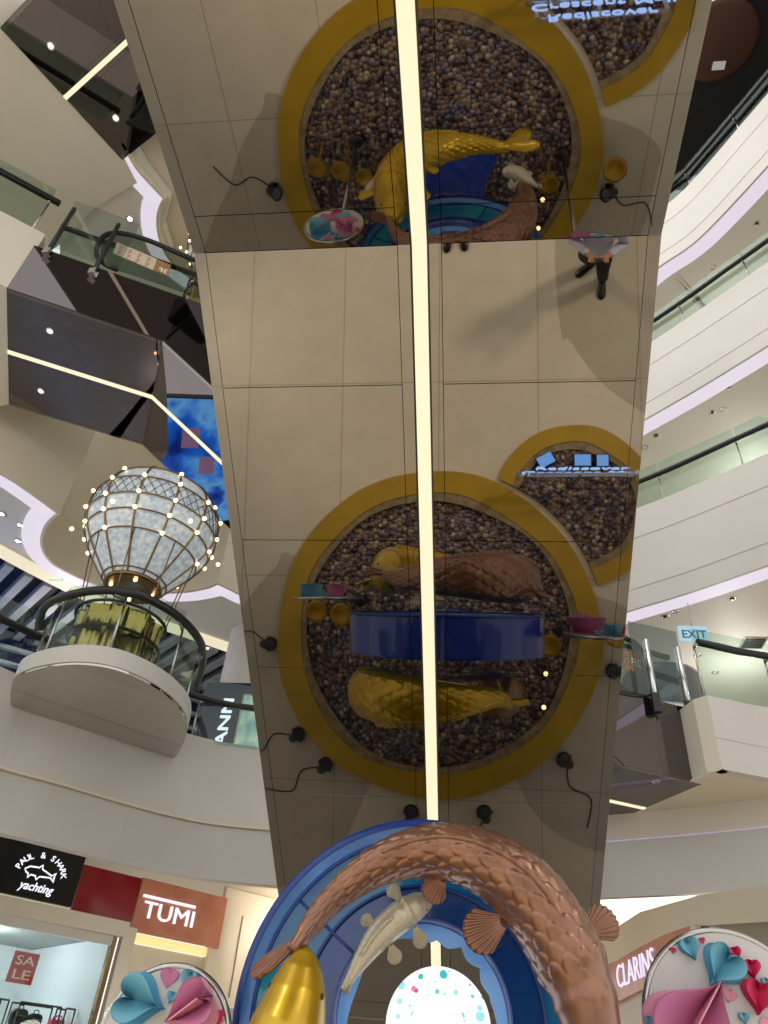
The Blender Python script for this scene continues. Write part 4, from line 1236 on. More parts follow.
def paper_heart(parent, c, n, up, size, tipdeg, m, m2=None, lift=0.05, name='paper_heart', ridge=False):
    """tipdeg: direction the tip points in, seen from the front, 270 = straight down"""
    n = V(n); up = V(up); right = up.cross(n)
    a = radians(tipdeg - 270)
    uy = up*cos(a) - right*sin(a); ux = right*cos(a) + up*sin(a)
    mb = MB()
    for sd in (-1, 1):
        half_heart(mb, c, ux, uy, n, size, sd, 0.004, 0.004)
    h = mb.build(name, m2 or m, parent)
    if lift > 0.008:
        for sd in (-1, 1):
            half_heart(MB(), c, ux, uy, n, size, sd, lift, 0.008, 0.86).build('folded_wing', m, h)
    if ridge:
        p0 = c + uy*(size*0.52) + n*0.01; p1 = c - uy*(size*0.82) + n*0.01
        MB().prism([p0, p1, p1+n*lift*0.9, p0+n*lift*1.25], ux*0.006).build('centre_fold', m2 or m, h)
    return h
def heart_disc(label, cx, Y, cz, rx, rz, hearts, flat, dx0=0.0):
    t = thing('heart_disc', label, 'decoration', (cx, Y, 0), 'round boards of paper hearts')
    n = 72
    base = [(cx+rx*cos(2*pi*k/n), Y, cz+rz*sin(2*pi*k/n)) for k in range(n)]
    MB().prism(base, (0, 0.025, 0)).build('board', discw, t)
    MB().tube([(x, y+0.012, z) for x, y, z in base], 0.016, 6, closed=True).build('board_edge', steel, t)
    MB().tube([(cx+dx0, Y+0.03, 0.06), (cx+dx0, Y+0.03, cz)], 0.018, 8).build('pole', steel, t)
    MB().lathe([(0.0, 0.0), (0.07, 0.0), (0.07, 0.02), (0.03, 0.035), (0.0, 0.035)], (cx+dx0, Y+0.03, 0.036), seg=32).build('foot', darkpl, t)
    for (px, py, pr, tip, m, m2, lift, ridge) in hearts:
        c = at_y(px, py, Y-0.002); e = at_y(px+pr, py, Y-0.002)
        paper_heart(t, c, (0, -1, 0), (0, 0, 1), (e-c).length, tip, m, m2, lift, ridge=ridge)
    for (dx, dz, s, tip, m) in flat:
        paper_heart(t, V((cx+dx, Y-0.002, cz+dz)), (0, -1, 0), (0, 0, 1), s, tip, m, m, 0.0)
    return t
heart_disc('round board of pink, blue and crimson paper hearts right of the koi ring', 1.112, 3.95, 1.97, 0.36, 0.36, [
    (695, 1021, 50, 52, pink, pinkl, 0.13, True),
    (719, 970, 23, 228, teal, tealm, 0.08, False),
    (690, 950, 12, 285, teal, tealm, 0.03, False),
    (735, 954, 7, 285, crim, None, 0.02, False),
    (751, 970, 10, 270, crim, None, 0.03, False),
    (757, 999, 18, 255, crim, None, 0.05, False),
    (766, 984, 6, 265, teal, None, 0.015, False),
    (702, 941, 3.5, 280, crim, None, 0.0, False),
    (673, 951, 3.5, 260, crim, None, 0.0, False),
    (729, 996, 8, 250, pinkl, None, 0.0, False),
    (744, 1019, 6, 270, teal, None, 0.01, False),
    (648, 1021, 5, 270, teal, None, 0.01, False)],
    [(-0.2, -0.2, 0.10, 240, pink), (0.05, -0.26, 0.12, 300, teal), (0.22, -0.17, 0.08, 260, crim), (-0.05, -0.13, 0.05, 270, crim), (0.15, 0.0, 0.05, 270, pinkl)], -0.15)
heart_disc('round board of blue and pink paper hearts left of the koi ring', -1.262, 3.68, 1.735, 0.275, 0.275, [
    (146, 1003, 26, 350, teal, tealm, 0.10, False),
    (193, 1010, 26, 215, pink, pinkl, 0.10, True),
    (169, 979, 10, 268, pink, None, 0.0, False),
    (189, 981, 10, 262, teal, tealm, 0.02, False),
    (201, 981, 4.5, 260, teal, None, 0.0, False),
    (172, 998, 6, 255, teal, None, 0.01, False),
    (221, 1015, 4.5, 265, crim, None, 0.0, False),
    (219, 1022, 4, 265, crim, None, 0.0, False)],
    [(-0.1, -0.12, 0.10, 240, pink), (0.08, -0.14, 0.10, 300, teal), (-0.16, -0.02, 0.05, 270, crim), (0.0, -0.22, 0.06, 260, crim), (0.17, -0.08, 0.05, 280, pinkl)], 0.05)

# ================================================================== GOLD LOTUS PADS
def lotus(label, x, y, z, r, z0, tilt):
    t = thing('lotus_pad', label, 'decoration', (x, y, z0), 'gold lotus pads round the pond')
    n = 40; vs = [V((x, y, z-0.012))]; 
    dirv = V((cos(tilt), sin(tilt), 0))
    for q in (0.35, 0.7, 1.0):
        for k in range(n):
            a = 2*pi*k/n; rr = r*q*(1+0.03*sin(6*a))
            p = V((rr*cos(a), rr*sin(a), 0)); vs.append(V((x, y, z)) + p + V((0, 0, 0.03*q*q + 0.25*p.dot(dirv))))
    fs = [(0, 1+k, 1+(k+1) % n) for k in range(n)]
    for q in range(2):
        for k in range(n): fs.append((1+q*n+k, 1+(q+1)*n+k, 1+(q+1)*n+(k+1) % n, 1+q*n+(k+1) % n))
    m = len(vs); vs += [v - V((0, 0, 0.01)) for v in vs]; fs += [tuple(i+m for i in f[::-1]) for f in fs]
    for k in range(n): fs.append((1+2*n+k, m+1+2*n+k, m+1+2*n+(k+1) % n, 1+2*n+(k+1) % n))
    MB().add(vs, fs, True).build('pad', padm, t)
    MB().tube(catmull([(x, y, z-0.015), (x+dirv.x*0.03, y+dirv.y*0.03, z*0.5+z0*0.5), (x+dirv.x*0.11, y+dirv.y*0.11, z0)], 6), 0.014, 6).build('stalk', padm, t)
for a in (('gold lotus pad left of the koi ring, farther from the ring of the pair', -1.63, 3.83, 0.32, 0.12, 0.03, -1.2), ('gold lotus pad left of the koi ring, nearer the gold koi', -1.36, 3.86, 0.36, 0.12, 0.03, -1.0),
          ('gold lotus pad inside the pond right of the koi ring', 0.80, 4.14, 0.32, 0.115, 0.03, -1.3), ('gold lotus pad on a long stalk outside the pond rim, beside the heart board', 1.475, 4.02, 0.30, 0.125, 0.002, 1.3),
          ('gold lotus pad close under the left end of the koi ring', -1.12, 3.92, 0.42, 0.10, 0.03, 0.4)):
    lotus(*a)

# ================================================================== WORD SIGN
SY = 2.40
t = thing('word_sign', 'glowing blue-white word sign reading Rediscover Crescent Mall standing in the smaller pond', 'sign', (1.05, SY, 0.03))
mb = MB(); text_mb(mb, 'Rediscover', (0.62, SY, 0.83), (1, 0, 0), (0, 0, 1), 0.20, 0.012, 0.0, width=0.88); mb.build('upper_lettering', letb, t)
mb = MB(); text_mb(mb, 'Crescent Mall', (0.50, SY, 0.57), (1, 0, 0), (0, 0, 1), 0.21, 0.012, 0.0, width=1.18); mb.build('lower_lettering', letb, t)
MB().box((0.46, SY-0.02, 0.49), (1.72, SY+0.02, 0.54)).build('lower_rail', steel, t)
MB().box((0.58, SY+0.028, 0.78), (1.60, SY+0.05, 0.82)).build('upper_rail', steel, t)
for x in (0.55, 1.08, 1.62): MB().tube([(x, SY+0.035, 0.03), (x, SY+0.035, 0.80)], 0.018, 8).build('post', steel, t)
bl_ = emis('blue_panel_glow', (110, 170, 255), 2.0)
for k, (x, y, rz, lab) in enumerate(((0.807, 2.16, -0.5, 'small blue glowing pad on the pebbles in front of the word sign, left and tilted'), (1.199, 2.165, 0.0, 'small blue glowing pad on the pebbles in front of the word sign, middle'), (1.409, 2.17, 0.0, 'small blue glowing pad on the pebbles in front of the word sign, right'))):
    t = thing('uplight', lab, 'light', (x, y, 0.035), 'blue uplights before the word sign')
    M = Matrix.Translation((x, y, 0.0)) @ Matrix.Rotation(rz, 4, 'Z')
    hw = 0.085 if k < 2 else 0.06
    MB().box((-hw-0.01, -0.07, 0.03), (hw+0.01, 0.07, 0.075), M).build('body', darkpl, t)
    MB().box((-hw, -0.06, 0.076), (hw, 0.06, 0.084), M).build('lens', bl_, t)

# ================================================================== FLOODLIGHTS ROUND THE POND
lensm = mat('dark_lens', (60, 60, 66), 0.15, 0.0)
def floodlight(loc, rz, label, on=False):
    t = thing('floodlight', label, 'lamp', (0, 0, 0), 'black floodlights round the large pond')
    MB().box((-0.06, -0.045, 0.0), (0.06, 0.045, 0.018)).build('base', darkpl, t)
    y = MB(); y.tube(catmull([(-0.075, 0, 0.10), (-0.075, 0, 0.02), (0, 0, 0.016), (0.075, 0, 0.02), (0.075, 0, 0.10)], 4), 0.008, 6); y.build('yoke', darkpl, t)
    Mx = Matrix.Translation((0, 0, 0.11)) @ Matrix.Rotation(radians(-50), 4, 'X')
    h = MB().lathe([(0.0, -0.08), (0.045, -0.08), (0.055, -0.02), (0.075, 0.06), (0.078, 0.075), (0.070, 0.075), (0.066, 0.06)], (0, 0, 0), seg=28)
    h.v = [Mx @ p for p in h.v]; hd = h.build('head', darkpl, t)
    l = MB().lathe([(0.0, 0.056), (0.066, 0.058)], (0, 0, 0), seg=24); l.v = [Mx @ p for p in l.v]; l.build('lens', lensm, hd)
    MB().tube(catmull([(0.02, -0.05, 0.008), (0.16, -0.22, 0.008), (0.10, -0.45, 0.008), (0.34, -0.62, 0.008)], 6), 0.007, 6).build('cable', rubber, t)
    t.location = loc; t.rotation_euler = (0, 0, rz)
    return t
spots = [(-2.22, 4.20, 'left of the pond, nearest the pale board of hearts'), (-1.87, 5.17, 'behind the pond at left, second along the rim'), (-1.56, 5.48, 'behind the pond at left, third along the rim'),
         (-0.62, 5.93, 'behind the pond, left of the light strip reflection'), (0.15, 5.90, 'behind the pond, right of the light strip reflection'), (0.98, 5.33, 'behind the pond at right'), (1.50, 4.40, 'right of the pond behind the heart board')]
fp = None
for x, y, lab in spots:
    a = atan2(4.03-y, -0.388-x) - pi/2
    lab = 'black floodlight with trailing cable ' + lab
    if fp is None: fp = floodlight((x, y, 0.004), a, lab)
    else: dup(fp, (x, y, 0.004), lab, None, a)
for x, y, lab in ((0.784, 4.445, 'tiny glowing pond light on the pebbles behind the ring, nearer one'), (0.76, 4.79, 'tiny glowing pond light on the pebbles behind the ring, farther one')):
    t = thing('pond_light', lab, 'light', (x, y, 0.03), 'tiny pond lights')
    MB().lathe([(0.0, 0.0), (0.04, 0.0), (0.04, 0.05), (0.028, 0.06)], (x, y, 0.03), seg=20).build('body', darkpl, t)
    MB().sphere((x, y, 0.09), 0.024, 12, 8).build('bulb', bulbm, t)

# ================================================================== PEOPLE
def skin_mesh(name, verts, edges, m, parent, sub=2, root=0):
    me = bpy.data.meshes.new(name); me.from_pydata([v[:3] for v in verts], edges, [])
    ob = bpy.data.objects.new(name, me); COL.objects.link(ob)
    sk = ob.modifiers.new('s', 'SKIN'); sk.use_smooth_shade = True
    for i, v in enumerate(verts):
        d = me.skin_vertices[0].data[i]; d.radius = (v[3], v[4] if len(v) > 4 else v[3]); d.use_root = (i == root)
    sb = ob.modifiers.new('b', 'SUBSURF'); sb.levels = sub; sb.render_levels = sub
    bpy.context.view_layer.update()
    dg = bpy.context.evaluated_depsgraph_get()
    nm = bpy.data.meshes.new_from_object(ob.evaluated_get(dg))
    bpy.data.objects.remove(ob)
    nm.name = name; nm.materials.clear(); nm.materials.append(m)
    for p in nm.polygons: p.use_smooth = True
    o = bpy.data.objects.new(name, nm); COL.objects.link(o); o.parent = parent
    return lean(o)
def shoe_mb(mb, M):
    vs = []; seg = 20
    secs = [(-0.10, 0.034, 0.0, 0.085), (-0.06, 0.038, 0.0, 0.09), (0.0, 0.040, 0.0, 0.075), (0.06, 0.046, 0.0, 0.058), (0.11, 0.048, 0.0, 0.046), (0.15, 0.040, 0.0, 0.036), (0.172, 0.020, 0.004, 0.024)]
    for y, w_, z0, z1 in secs:
        for k in range(seg):
            a = 2*pi*k/seg; x = w_*cos(a); z = (z0+z1)/2 + (z1-z0)/2*(abs(sin(a))**0.6)*(1 if sin(a) > 0 else -1)
            vs.append(M @ V((x, y, z)))
    n = len(secs); fs = [(i*seg+k, i*seg+(k+1) % seg, (i+1)*seg+(k+1) % seg, (i+1)*seg+k) for i in range(n-1) for k in range(seg)]
    fs.append(tuple(range(seg))[::-1]); fs.append(tuple((n-1)*seg+k for k in range(seg)))
    return mb.add(vs, fs, True)
PX, PY = 1.345, 0.055
LEAN = V((-0.095, 0.12))
def lean(o):
    for v in o.data.vertices:
        k = max(0, v.co.z-0.08); v.co.x += LEAN.x*k; v.co.y += LEAN.y*k; v.co.z *= 0.97
    return o
per = thing('person', 'person in white long-sleeved shirt and dark trousers standing feet apart, looking at a phone', 'person', (PX, PY, 0))
LFt, RFt = (-0.05, -0.09), (0.11, 0.10)     # feet, local
# body (facing +Y)
bv = [(0, 0, 0.94, .13, .10), (0, 0.0, 1.12, .125, .095), (0, 0.0, 1.30, .15, .10), (0, 0, 1.42, .12, .085), (0, 0.0, 1.50, .052, .055), (0, 0.035, 1.57, .075, .085), (0, 0.055, 1.66, .078, .098), (0, 0.045, 1.73, .05, .065),
      (-0.19, 0, 1.42, .055), (-0.25, 0.0, 1.16, .042), (-0.10, 0.19, 1.25, .030), (-0.055, 0.235, 1.30, .026),
      (0.19, 0, 1.42, .055), (0.25, 0.02, 1.15, .042), (0.125, 0.20, 1.29, .030), (0.075, 0.245, 1.345, .026),
      (-0.095, 0, 0.90, .085), (-0.115, -0.05, 0.50, .058), (LFt[0]+0.03, LFt[1]-0.03, 0.10, .040),
      (0.095, 0, 0.90, .085), (0.085, 0.08, 0.50, .058), (RFt[0], RFt[1]-0.04, 0.10, .040)]
be = [(0,1),(1,2),(2,3),(3,4),(4,5),(5,6),(6,7),(3,8),(8,9),(9,10),(10,11),(3,12),(12,13),(13,14),(14,15),(0,16),(16,17),(17,18),(0,19),(19,20),(20,21)]
nb = len(bv)
for side, (hx, hy, hz), sgn in (('l', (-0.055, 0.235, 1.30), 1), ('r', (0.075, 0.245, 1.345), -1)):
    hand = 11 if side == 'l' else 15
    for k, (fx, fl_) in enumerate(((-0.03, .055), (-0.01, .065), (0.012, .062), (0.032, .048))):
        i0 = len(bv)
        bv += [(hx+fx*0.7, hy+0.035, hz+0.012, .0095), (hx+fx*0.85, hy+0.035+fl_*0.45, hz+0.02, .0085), (hx+fx*0.85+sgn*0.012, hy+0.03+fl_*0.62, hz+0.045, .0075)]
        be += [(hand, i0), (i0, i0+1), (i0+1, i0+2)]
    i0 = len(bv); bv += [(hx+sgn*0.038, hy+0.01, hz+0.018, .011), (hx+sgn*0.055, hy+0.035, hz+0.045, .009)]; be += [(hand, i0), (i0, i0+1)]
body = skin_mesh('body', bv, be, skin, per)
sv = [(0, 0, 0.83, .156, .124), (0, 0, 0.95, .154, .122), (0, 0.0, 1.12, .168, .122), (0, 0.0, 1.30, .182, .122), (0, 0, 1.415, .135, .10), (0, 0.0, 1.47, .066, .068),
      (-0.195, 0, 1.41, .068), (-0.255, 0.0, 1.16, .056), (-0.085, 0.205, 1.27, .044), (0.195, 0, 1.41, .068), (0.255, 0.02, 1.15, .056), (0.11, 0.215, 1.31, .044)]
skin_mesh('shirt', sv, [(0,1),(1,2),(2,3),(3,4),(4,5),(4,6),(6,7),(7,8),(4,9),(9,10),(10,11)], shirt, per)
tv = [(0, 0, 0.97, .140, .108), (0, 0, 0.90, .150, .118), (-0.095, 0, 0.84, .100), (-0.115, -0.05, 0.50, .076), (LFt[0]+0.03, LFt[1]-0.03, 0.085, .062), (0.095, 0, 0.84, .100), (0.085, 0.08, 0.50, .076), (RFt[0], RFt[1]-0.04, 0.085, .062)]
skin_mesh('trousers', tv, [(0,1),(1,2),(2,3),(3,4),(1,5),(5,6),(6,7)], trous, per)
for fx, fy, rz in ((LFt[0], LFt[1], 0.85), (RFt[0], RFt[1], -0.05)):
    mb = MB(); shoe_mb(mb, Matrix.Translation((fx, fy, 0.002)) @ Matrix.Rotation(rz, 4, 'Z')); mb.build('shoe', shoem, per, local=True)
mb = MB(); mb.sphere((0, 0.03, 1.68), 0.108, 24, 16, (0.86, 1.0, 1.02))
mb.v = [p for p in mb.v]
hv = MB()
hs = []
for p in mb.v:
    q = p.copy()
    if q.y > 0.085 and q.z < 1.735: q.y = 0.085 + (q.y-0.085)*0.1
    if q.z < 1.60: q.z = 1.60 + (q.z-1.60)*0.2
    hs.append(q + V((0, -0.012, 0.012)))
hv.v = hs; hv.f = mb.f; hv.sm = mb.sm; lean(hv.build('hair', hairm, per, local=True))
for sx in (-1, 1): lean(MB().sphere((sx*0.033, 0.146, 1.655), 0.011, 10, 8).build('eye', rubber, body, local=True))
lean(MB().sphere((0, 0.158, 1.625), 0.016, 10, 8, (0.8, 1, 1.3)).build('nose', skin, body, local=True))
lean(MB().sphere((0, 0.142, 1.585), 0.022, 10, 8, (1.1, 0.5, 0.3)).build('mouth', mat('lip', (150, 90, 82), 0.5), body, local=True))
for sx in (-1, 1): lean(MB().sphere((sx*0.083, 0.045, 1.64), 0.026, 10, 8, (0.4, 0.8, 1.2)).build('ear', skin, body, local=True))
for a, b in (((-0.10, 0.13, 1.36), (-0.03, 0.122, 1.31)),): pass
per.rotation_euler = (0, 0, 0.10)
hz_ = 1.315
ph = thing('phone', 'dark phone held in both hands by the person in the white shirt', 'phone', (PX-0.10, PY+0.46, hz_))
Mp = Matrix.Translation((PX + 0.012 + LEAN.x*(hz_-0.05) - 0.045, PY + 0.275 + LEAN.y*(hz_-0.05), hz_)) @ Matrix.Rotation(radians(-35), 4, 'X')
MB().box((-0.037, -0.005, -0.02), (0.037, 0.004, 0.13), Mp).build('case', rubber, ph)
MB().box((-0.034, -0.0065, -0.015), (0.034, -0.0051, 0.126), Mp).build('display', emis('phone_display', (60, 70, 90), 0.3), ph)
for x, y, rz, lab in ((-0.262, -0.45, 0.16, 'dark leather shoe under the camera, left one of the pair'), (-0.098, -0.46, -0.14, 'dark leather shoe under the camera, right one of the pair')):
    mb = MB(); shoe_mb(mb, Matrix.Translation((0, 0, 0.002)) @ Matrix.Rotation(rz, 4, 'Z')); o = mb.build('shoe', shoem); o.location = (x, y, 0)
    tag(o, lab, 'shoe', 'pair of dark shoes')

# ================================================================== SHOPS, LEFT
SA = V((-7.09, 11.92, 0)); SDv = V((0.67, 0.74, 0)).normalized(); SN = V((SDv.y, -SDv.x, 0)); UZ = V((0, 0, 1))
def sp(s, z, out=0.0): return SA + SDv*s + SN*out + UZ*z
def sbox(mb, s0, s1, z0, z1, o0, o1):
    return mb.prism([sp(s0, z0, o0), sp(s1, z0, o0), sp(s1, z1, o0), sp(s0, z1, o0)], SN*(o1-o0))
ceil(MB().prism([sp(-5, 4.62, 0.8), sp(7.5, 4.62, 0.8), sp(7.5, 4.62, -6), sp(-5, 4.62, -6)], (0, 0, 0.15)), cream)
# sign band, black
t = thing('shop_sign', 'glossy black shop sign with glowing shark emblem and white letters at far left', 'sign', sp(0.4, 3.7))
sbox(MB(), -1.6, 1.10, 3.70, 4.60, 0.0, 0.10).build('panel', black, t)
mb = MB(); cs_, cz_ = 0.46, 4.04
ch = 'PAUL & SHARK'
for i, c in enumerate(ch):
    if c == ' ':
        mb.build('arched_lettering', letw, t); mb = MB(); continue
    a = radians(166 - 152*i/(len(ch)-1))
    o = sp(cs_ + 0.335*cos(a), cz_ + 0.245*sin(a)-0.01, 0.105)
    yd = (SDv*cos(a) + UZ*sin(a)*0.9).normalized(); xd = (SDv*sin(a) - UZ*cos(a)*0.9).normalized()
    text_mb(mb, c, o - xd*0.040, xd, yd, 0.125, 0.012, 0.006)
mb.build('arched_lettering', letw, t)
def sharkpts(k):
    return [(-0.24, 0.03), (-0.17, 0.085), (-0.06, 0.10), (-0.03, 0.10), (0.015, 0.155), (0.03, 0.09), (0.12, 0.06), (0.20, 0.03), (0.26, 0.085), (0.245, 0.01), (0.26, -0.055), (0.19, -0.005), (0.08, -0.02), (0.02, -0.03), (-0.02, -0.09), (-0.05, -0.035), (-0.12, -0.035), (-0.16, -0.09), (-0.165, -0.03), (-0.21, -0.01)]
pts = [sp(cs_ - 0.02 + x, cz_ + 0.0 + y*0.9 - 0.04*x, 0.108) for x, y in sharkpts(0)]
MB().tube(pts, 0.012, 6, closed=True).build('shark_outline', letw, t)
mb = MB(); text_mb(mb, 'yachting', sp(cs_, cz_-0.235, 0.105), SDv, UZ, 0.17, 0.012, 0.012, align='CENTER', shear=0.3, width=0.56)
mb.build('script_lettering', letw, t)
# red band with letters
t = thing('shop_sign', 'dark red to copper glossy shop sign with glowing white letters TUMI', 'sign', sp(2.5, 3.7))
sbox(MB(), 1.13, 2.18, 3.60, 4.34, 0.0, 0.06).build('red_panel', red, t)
sbox(MB(), 2.20, 3.93, 3.55, 4.36, 0.0, 0.06).build('copper_panel', redbr, t)
mb = MB(); text_mb(mb, 'TUMI', sp(2.33, 3.78, 0.07), SDv, UZ, 0.36, 0.03, 0.0, width=0.98)
sbox(mb, 2.28, 3.30, 4.075, 4.115, 0.065, 0.09); mb.build('lettering', letw, t)
# black-sign shop: lintel, posts, window, interior
struct(sbox(MB(), -1.6, 2.15, 3.44, 3.66, -0.05, 0.12).build('trim_%d' % 90, warmw))
struct(sbox(MB(), -1.6, 1.95, 3.30, 3.43, -0.03, 0.05).build('trim_%d' % 91, white))
struct(sbox(MB(), 1.95, 2.02, 0.02, 3.43, -0.06, 0.06).build('trim_%d' % 92, mat('copper_mullion', (150, 120, 90), 0.2, 0.8)))
struct(sbox(MB(), 2.10, 2.32, 0.02, 3.60, -0.06, 0.08).build('trim_%d' % 93, warmw))
struct(sbox(MB(), -1.6, 1.94, 0.05, 3.29, 0.0, 0.012).build('window_1', glc))
struct(sbox(MB(), -1.7, 2.05, 0.01, 3.9, -3.6, -3.5).build('wall_shop', shopw))
struct(sbox(MB(), -1.7, 2.05, 3.44, 3.5, -3.5, -0.06).build('ceiling', shopc))
struct(sbox(MB(), 1.98, 2.05, 0.01, 3.43, -3.5, -0.07).build('wall_shop', shopw))
struct(sbox(MB(), -1.72, -1.62, 0.01, 3.43, -3.5, -0.07).build('wall_shop', shopw))
# SALE poster
t = thing('sale_poster', 'red SALE poster hanging in the shop window under the black sign', 'poster', sp(0.7, 2.64))
sbox(MB(), 0.51, 0.90, 2.62, 3.02, -0.045, -0.03).build('sheet', redp, t)
mb = MB()
text_mb(mb, 'SA', sp(0.705, 2.855, -0.028), SDv, UZ, 0.17, 0.004, 0.006, align='CENTER', width=0.29)
text_mb(mb, 'LE', sp(0.705, 2.675, -0.028), SDv, UZ, 0.17, 0.004, 0.006, align='CENTER', width=0.26)
mb.build('lettering', paperw, t)
for s in (0.53, 0.88): MB().tube([sp(s, 3.02, -0.037), sp(s, 3.43, -0.037)], 0.003, 5).build('thread', steel, t)
# display racks
def rack(s0, s1, dep, label):
    t = thing('display_rack', label, 'rack', sp((s0+s1)/2, 0.0, dep), 'display racks in the shop window')
    for s in (s0, s1):
        for d in (0, -0.35):
            MB().tube([sp(s, 0.005, dep+d), sp(s, 2.44, dep+d)], 0.014, 6).build('post', darkpl, t)
    for d in (0, -0.35): MB().tube([sp(s0, 2.44, dep+d), sp(s1, 2.44, dep+d)], 0.014, 6).build('rail', darkpl, t)
    for z in (0.9, 1.55, 2.10):
        mb = MB(); sbox(mb, s0+0.01, s1-0.01, z, z+0.025, dep-0.34, dep-0.01); mb.build('shelf', glc, t)
    return t
rack(-0.55, 0.86, -0.60, 'black framed display rack behind the shop window, left one under the red poster')
rack(1.04, 1.70, -0.60, 'black framed display rack behind the shop window, middle one')
rack(1.78, 1.93, -0.60, 'black framed display rack behind the shop window, narrow one by the mullion')
def tote(s, z, dep, w_, h, m, label, handle=0.16):
    t = thing('handbag', label, 'bag', sp(s, z, dep), 'bags in the shop window')
    mb = MB(); mb.prism([sp(s-w_/2, z, dep), sp(s+w_/2, z, dep), sp(s+w_*0.43, z+h, dep), sp(s-w_*0.43, z+h, dep)], -SN*0.13); mb.build('body', m, t)
    for d in (-0.02, -0.11):
        MB().tube(catmull([sp(s-w_*0.25, z+h-0.02, dep+d), sp(s-w_*0.18, z+h+handle*0.8, dep+d), sp(s, z+h+handle, dep+d), sp(s+w_*0.18, z+h+handle*0.8, dep+d), sp(s+w_*0.25, z+h-0.02, dep+d)], 5), 0.010, 6).build('handle', m, t)
tote(0.50, 2.128, -0.70, 0.34, 0.20, bagp, 'crimson pink tote bag on the rack at far left', 0.20)
tote(2.18-0.42, 2.128, -0.72, 0.24, 0.16, bagp, 'small pink bag on the rack next to the mullion', 0.05)
def backpack(s, z, dep, w_, h, label):
    t = thing('backpack', label, 'bag', sp(s, z, dep), 'bags in the shop window')
    mb = MB(); M = Matrix(((SDv.x, SN.x, 0, 0), (SDv.y, SN.y, 0, 0), (0, 0, 1, 0), (0, 0, 0, 1)))
    b = MB().sphere((0, 0, 0), 1.0, 24, 16)
    def sq(v_, e=0.55): return math.copysign(abs(v_)**e, v_)
    b.v = [sp(s, z, dep) + SDv*(sq(p.x)*w_/2) + SN*(sq(p.y)*0.09) + UZ*(h/2 + sq(p.z)*h/2) for p in b.v]
    b.build('body', bagk, t)
    c = MB().sphere((0, 0, 0), 1.0, 20, 12)
    c.v = [sp(s, z, dep) + SDv*(sq(p.x)*w_*0.38) + SN*(0.09 + sq(p.y)*0.03) + UZ*(h*0.32 + sq(p.z)*h*0.24) for p in c.v]
    c.build('front_pocket', bagk, t)
    MB().tube(catmull([sp(s-0.04, z+h-0.01, dep), sp(s-0.03, z+h+0.04, dep), sp(s+0.03, z+h+0.04, dep), sp(s+0.04, z+h-0.01, dep)], 4), 0.008, 6).build('handle', bagk, t)
    MB().tube([sp(s-w_*0.36, z+h*0.60, dep+0.112), sp(s+w_*0.36, z+h*0.60, dep+0.112)], 0.006, 5).build('zip', mat('brass_zip', (150, 130, 90), 0.3, 0.9), t)
backpack(1.14, 2.128, -0.78, 0.26, 0.24, 'black backpack on the shop rack, left of two')
backpack(1.38, 2.128, -0.74, 0.22, 0.20, 'black backpack with front pocket on the shop rack, right of two')
# red-sign shop: lit ledge, pale front
o = sbox(MB(), 2.34, 3.74, 3.41, 3.54, -0.07, 0.0).build('lit_ledge', mat('lit_ledge', (250, 225, 160), 0.4, 0, (255, 225, 150), 0.55)); tag(o, 'warm lit ledge under the copper letter sign', 'light strip')
struct(sbox(MB(), 2.4, 3.75, 0.02, 3.40, -0.14, -0.08).build('wall_shop', warmw))
struct(sbox(MB(), 2.5, 3.6, 0.4, 3.0, -0.075, -0.06).build('window_2', mat('shop_glass_pale', (186, 180, 176), 0.1)))
struct(sbox(MB(), 3.76, 4.05, 0.02, 4.1, -0.10, 0.03).build('trim_%d' % 94, cream))
struct(sbox(MB(), 4.06, 7.5, 0.02, 4.61, -0.35, -0.25).build('wall_shop', cream))
for s in (4.5, 5.0, 5.5): struct(sbox(MB(), s, s+0.02, 2.9, 4.2, -0.25, -0.235).build('trim_%d' % int(s*20), mat('joint', (150, 138, 116), 0.6)))
struct(sbox(MB(), 4.5, 7.0, 0.4, 2.75, -0.245, -0.22).build('window_3', mat('lilac_glass', (164, 158, 176), 0.08)))
a = at_z(240, 880, 4.55); b = at_z(283, 905, 4.55)
o = MB().prism([sp(4.6, 4.60, 0.9), sp(7.4, 4.60, 0.9), sp(7.4, 4.60, 0.1), sp(5.4, 4.60, 0.1)], (0, 0, 0.015)).build('lit_ceiling_patch', lit_ceil); tag(o, 'overexposed strongly lit patch of ceiling behind the overhead escalator on the left', 'light')  # lit stretch of ceiling painted as a glowing sheet, not a lamp

# ================================================================== SHOPS, RIGHT
RA = at_z(616, 960, 3.72); RB = at_z(690, 927, 3.72)
RD = V((RB.x-RA.x, RB.y-RA.y, 0)).normalized(); RN = V((RD.y, -RD.x, 0))
if RN.y > 0: RN = -RN
RA = V((RA.x, RA.y, 0))
def rp(s, z, out=0.0): return RA + RD*s + RN*out + UZ*z
def rpix(x, y, out=0.0):
    q = at_plane(x, y, RA + RN*out, RN); return (q-RA).dot(RD), q.z
ceil(MB().prism([(-1.5, 14.0, 4.62), (1.9, 12.25, 4.62), (12, 7.0, 4.62), (12, 24, 4.62), (-2, 24, 4.62)], (0, 0, 0.15)), cream)
def curved_panel(pix, out, th, m, name, parent=None):
    P = [rp(*rpix(x, y, out), out) for x, y in pix]; return MB().prism(P, -RN*th).build(name, m, parent)
t = thing('shop_sign', 'copper red arched shop sign with glowing letters CLARINS at lower right', 'sign', rp(0, 3.3))
curved_panel([(600, 968), (616, 961), (640, 947), (665, 934), (690, 926), (693, 940), (693, 975), (660, 985), (640, 990), (615, 1003), (600, 1010)], 0.05, 0.08, redbr, 'panel', t)
s0, z0 = rpix(617, 989, 0.08); s1, z1 = rpix(652, 973, 0.08)
xd = (rp(s1, z1) - rp(s0, z0)).normalized()
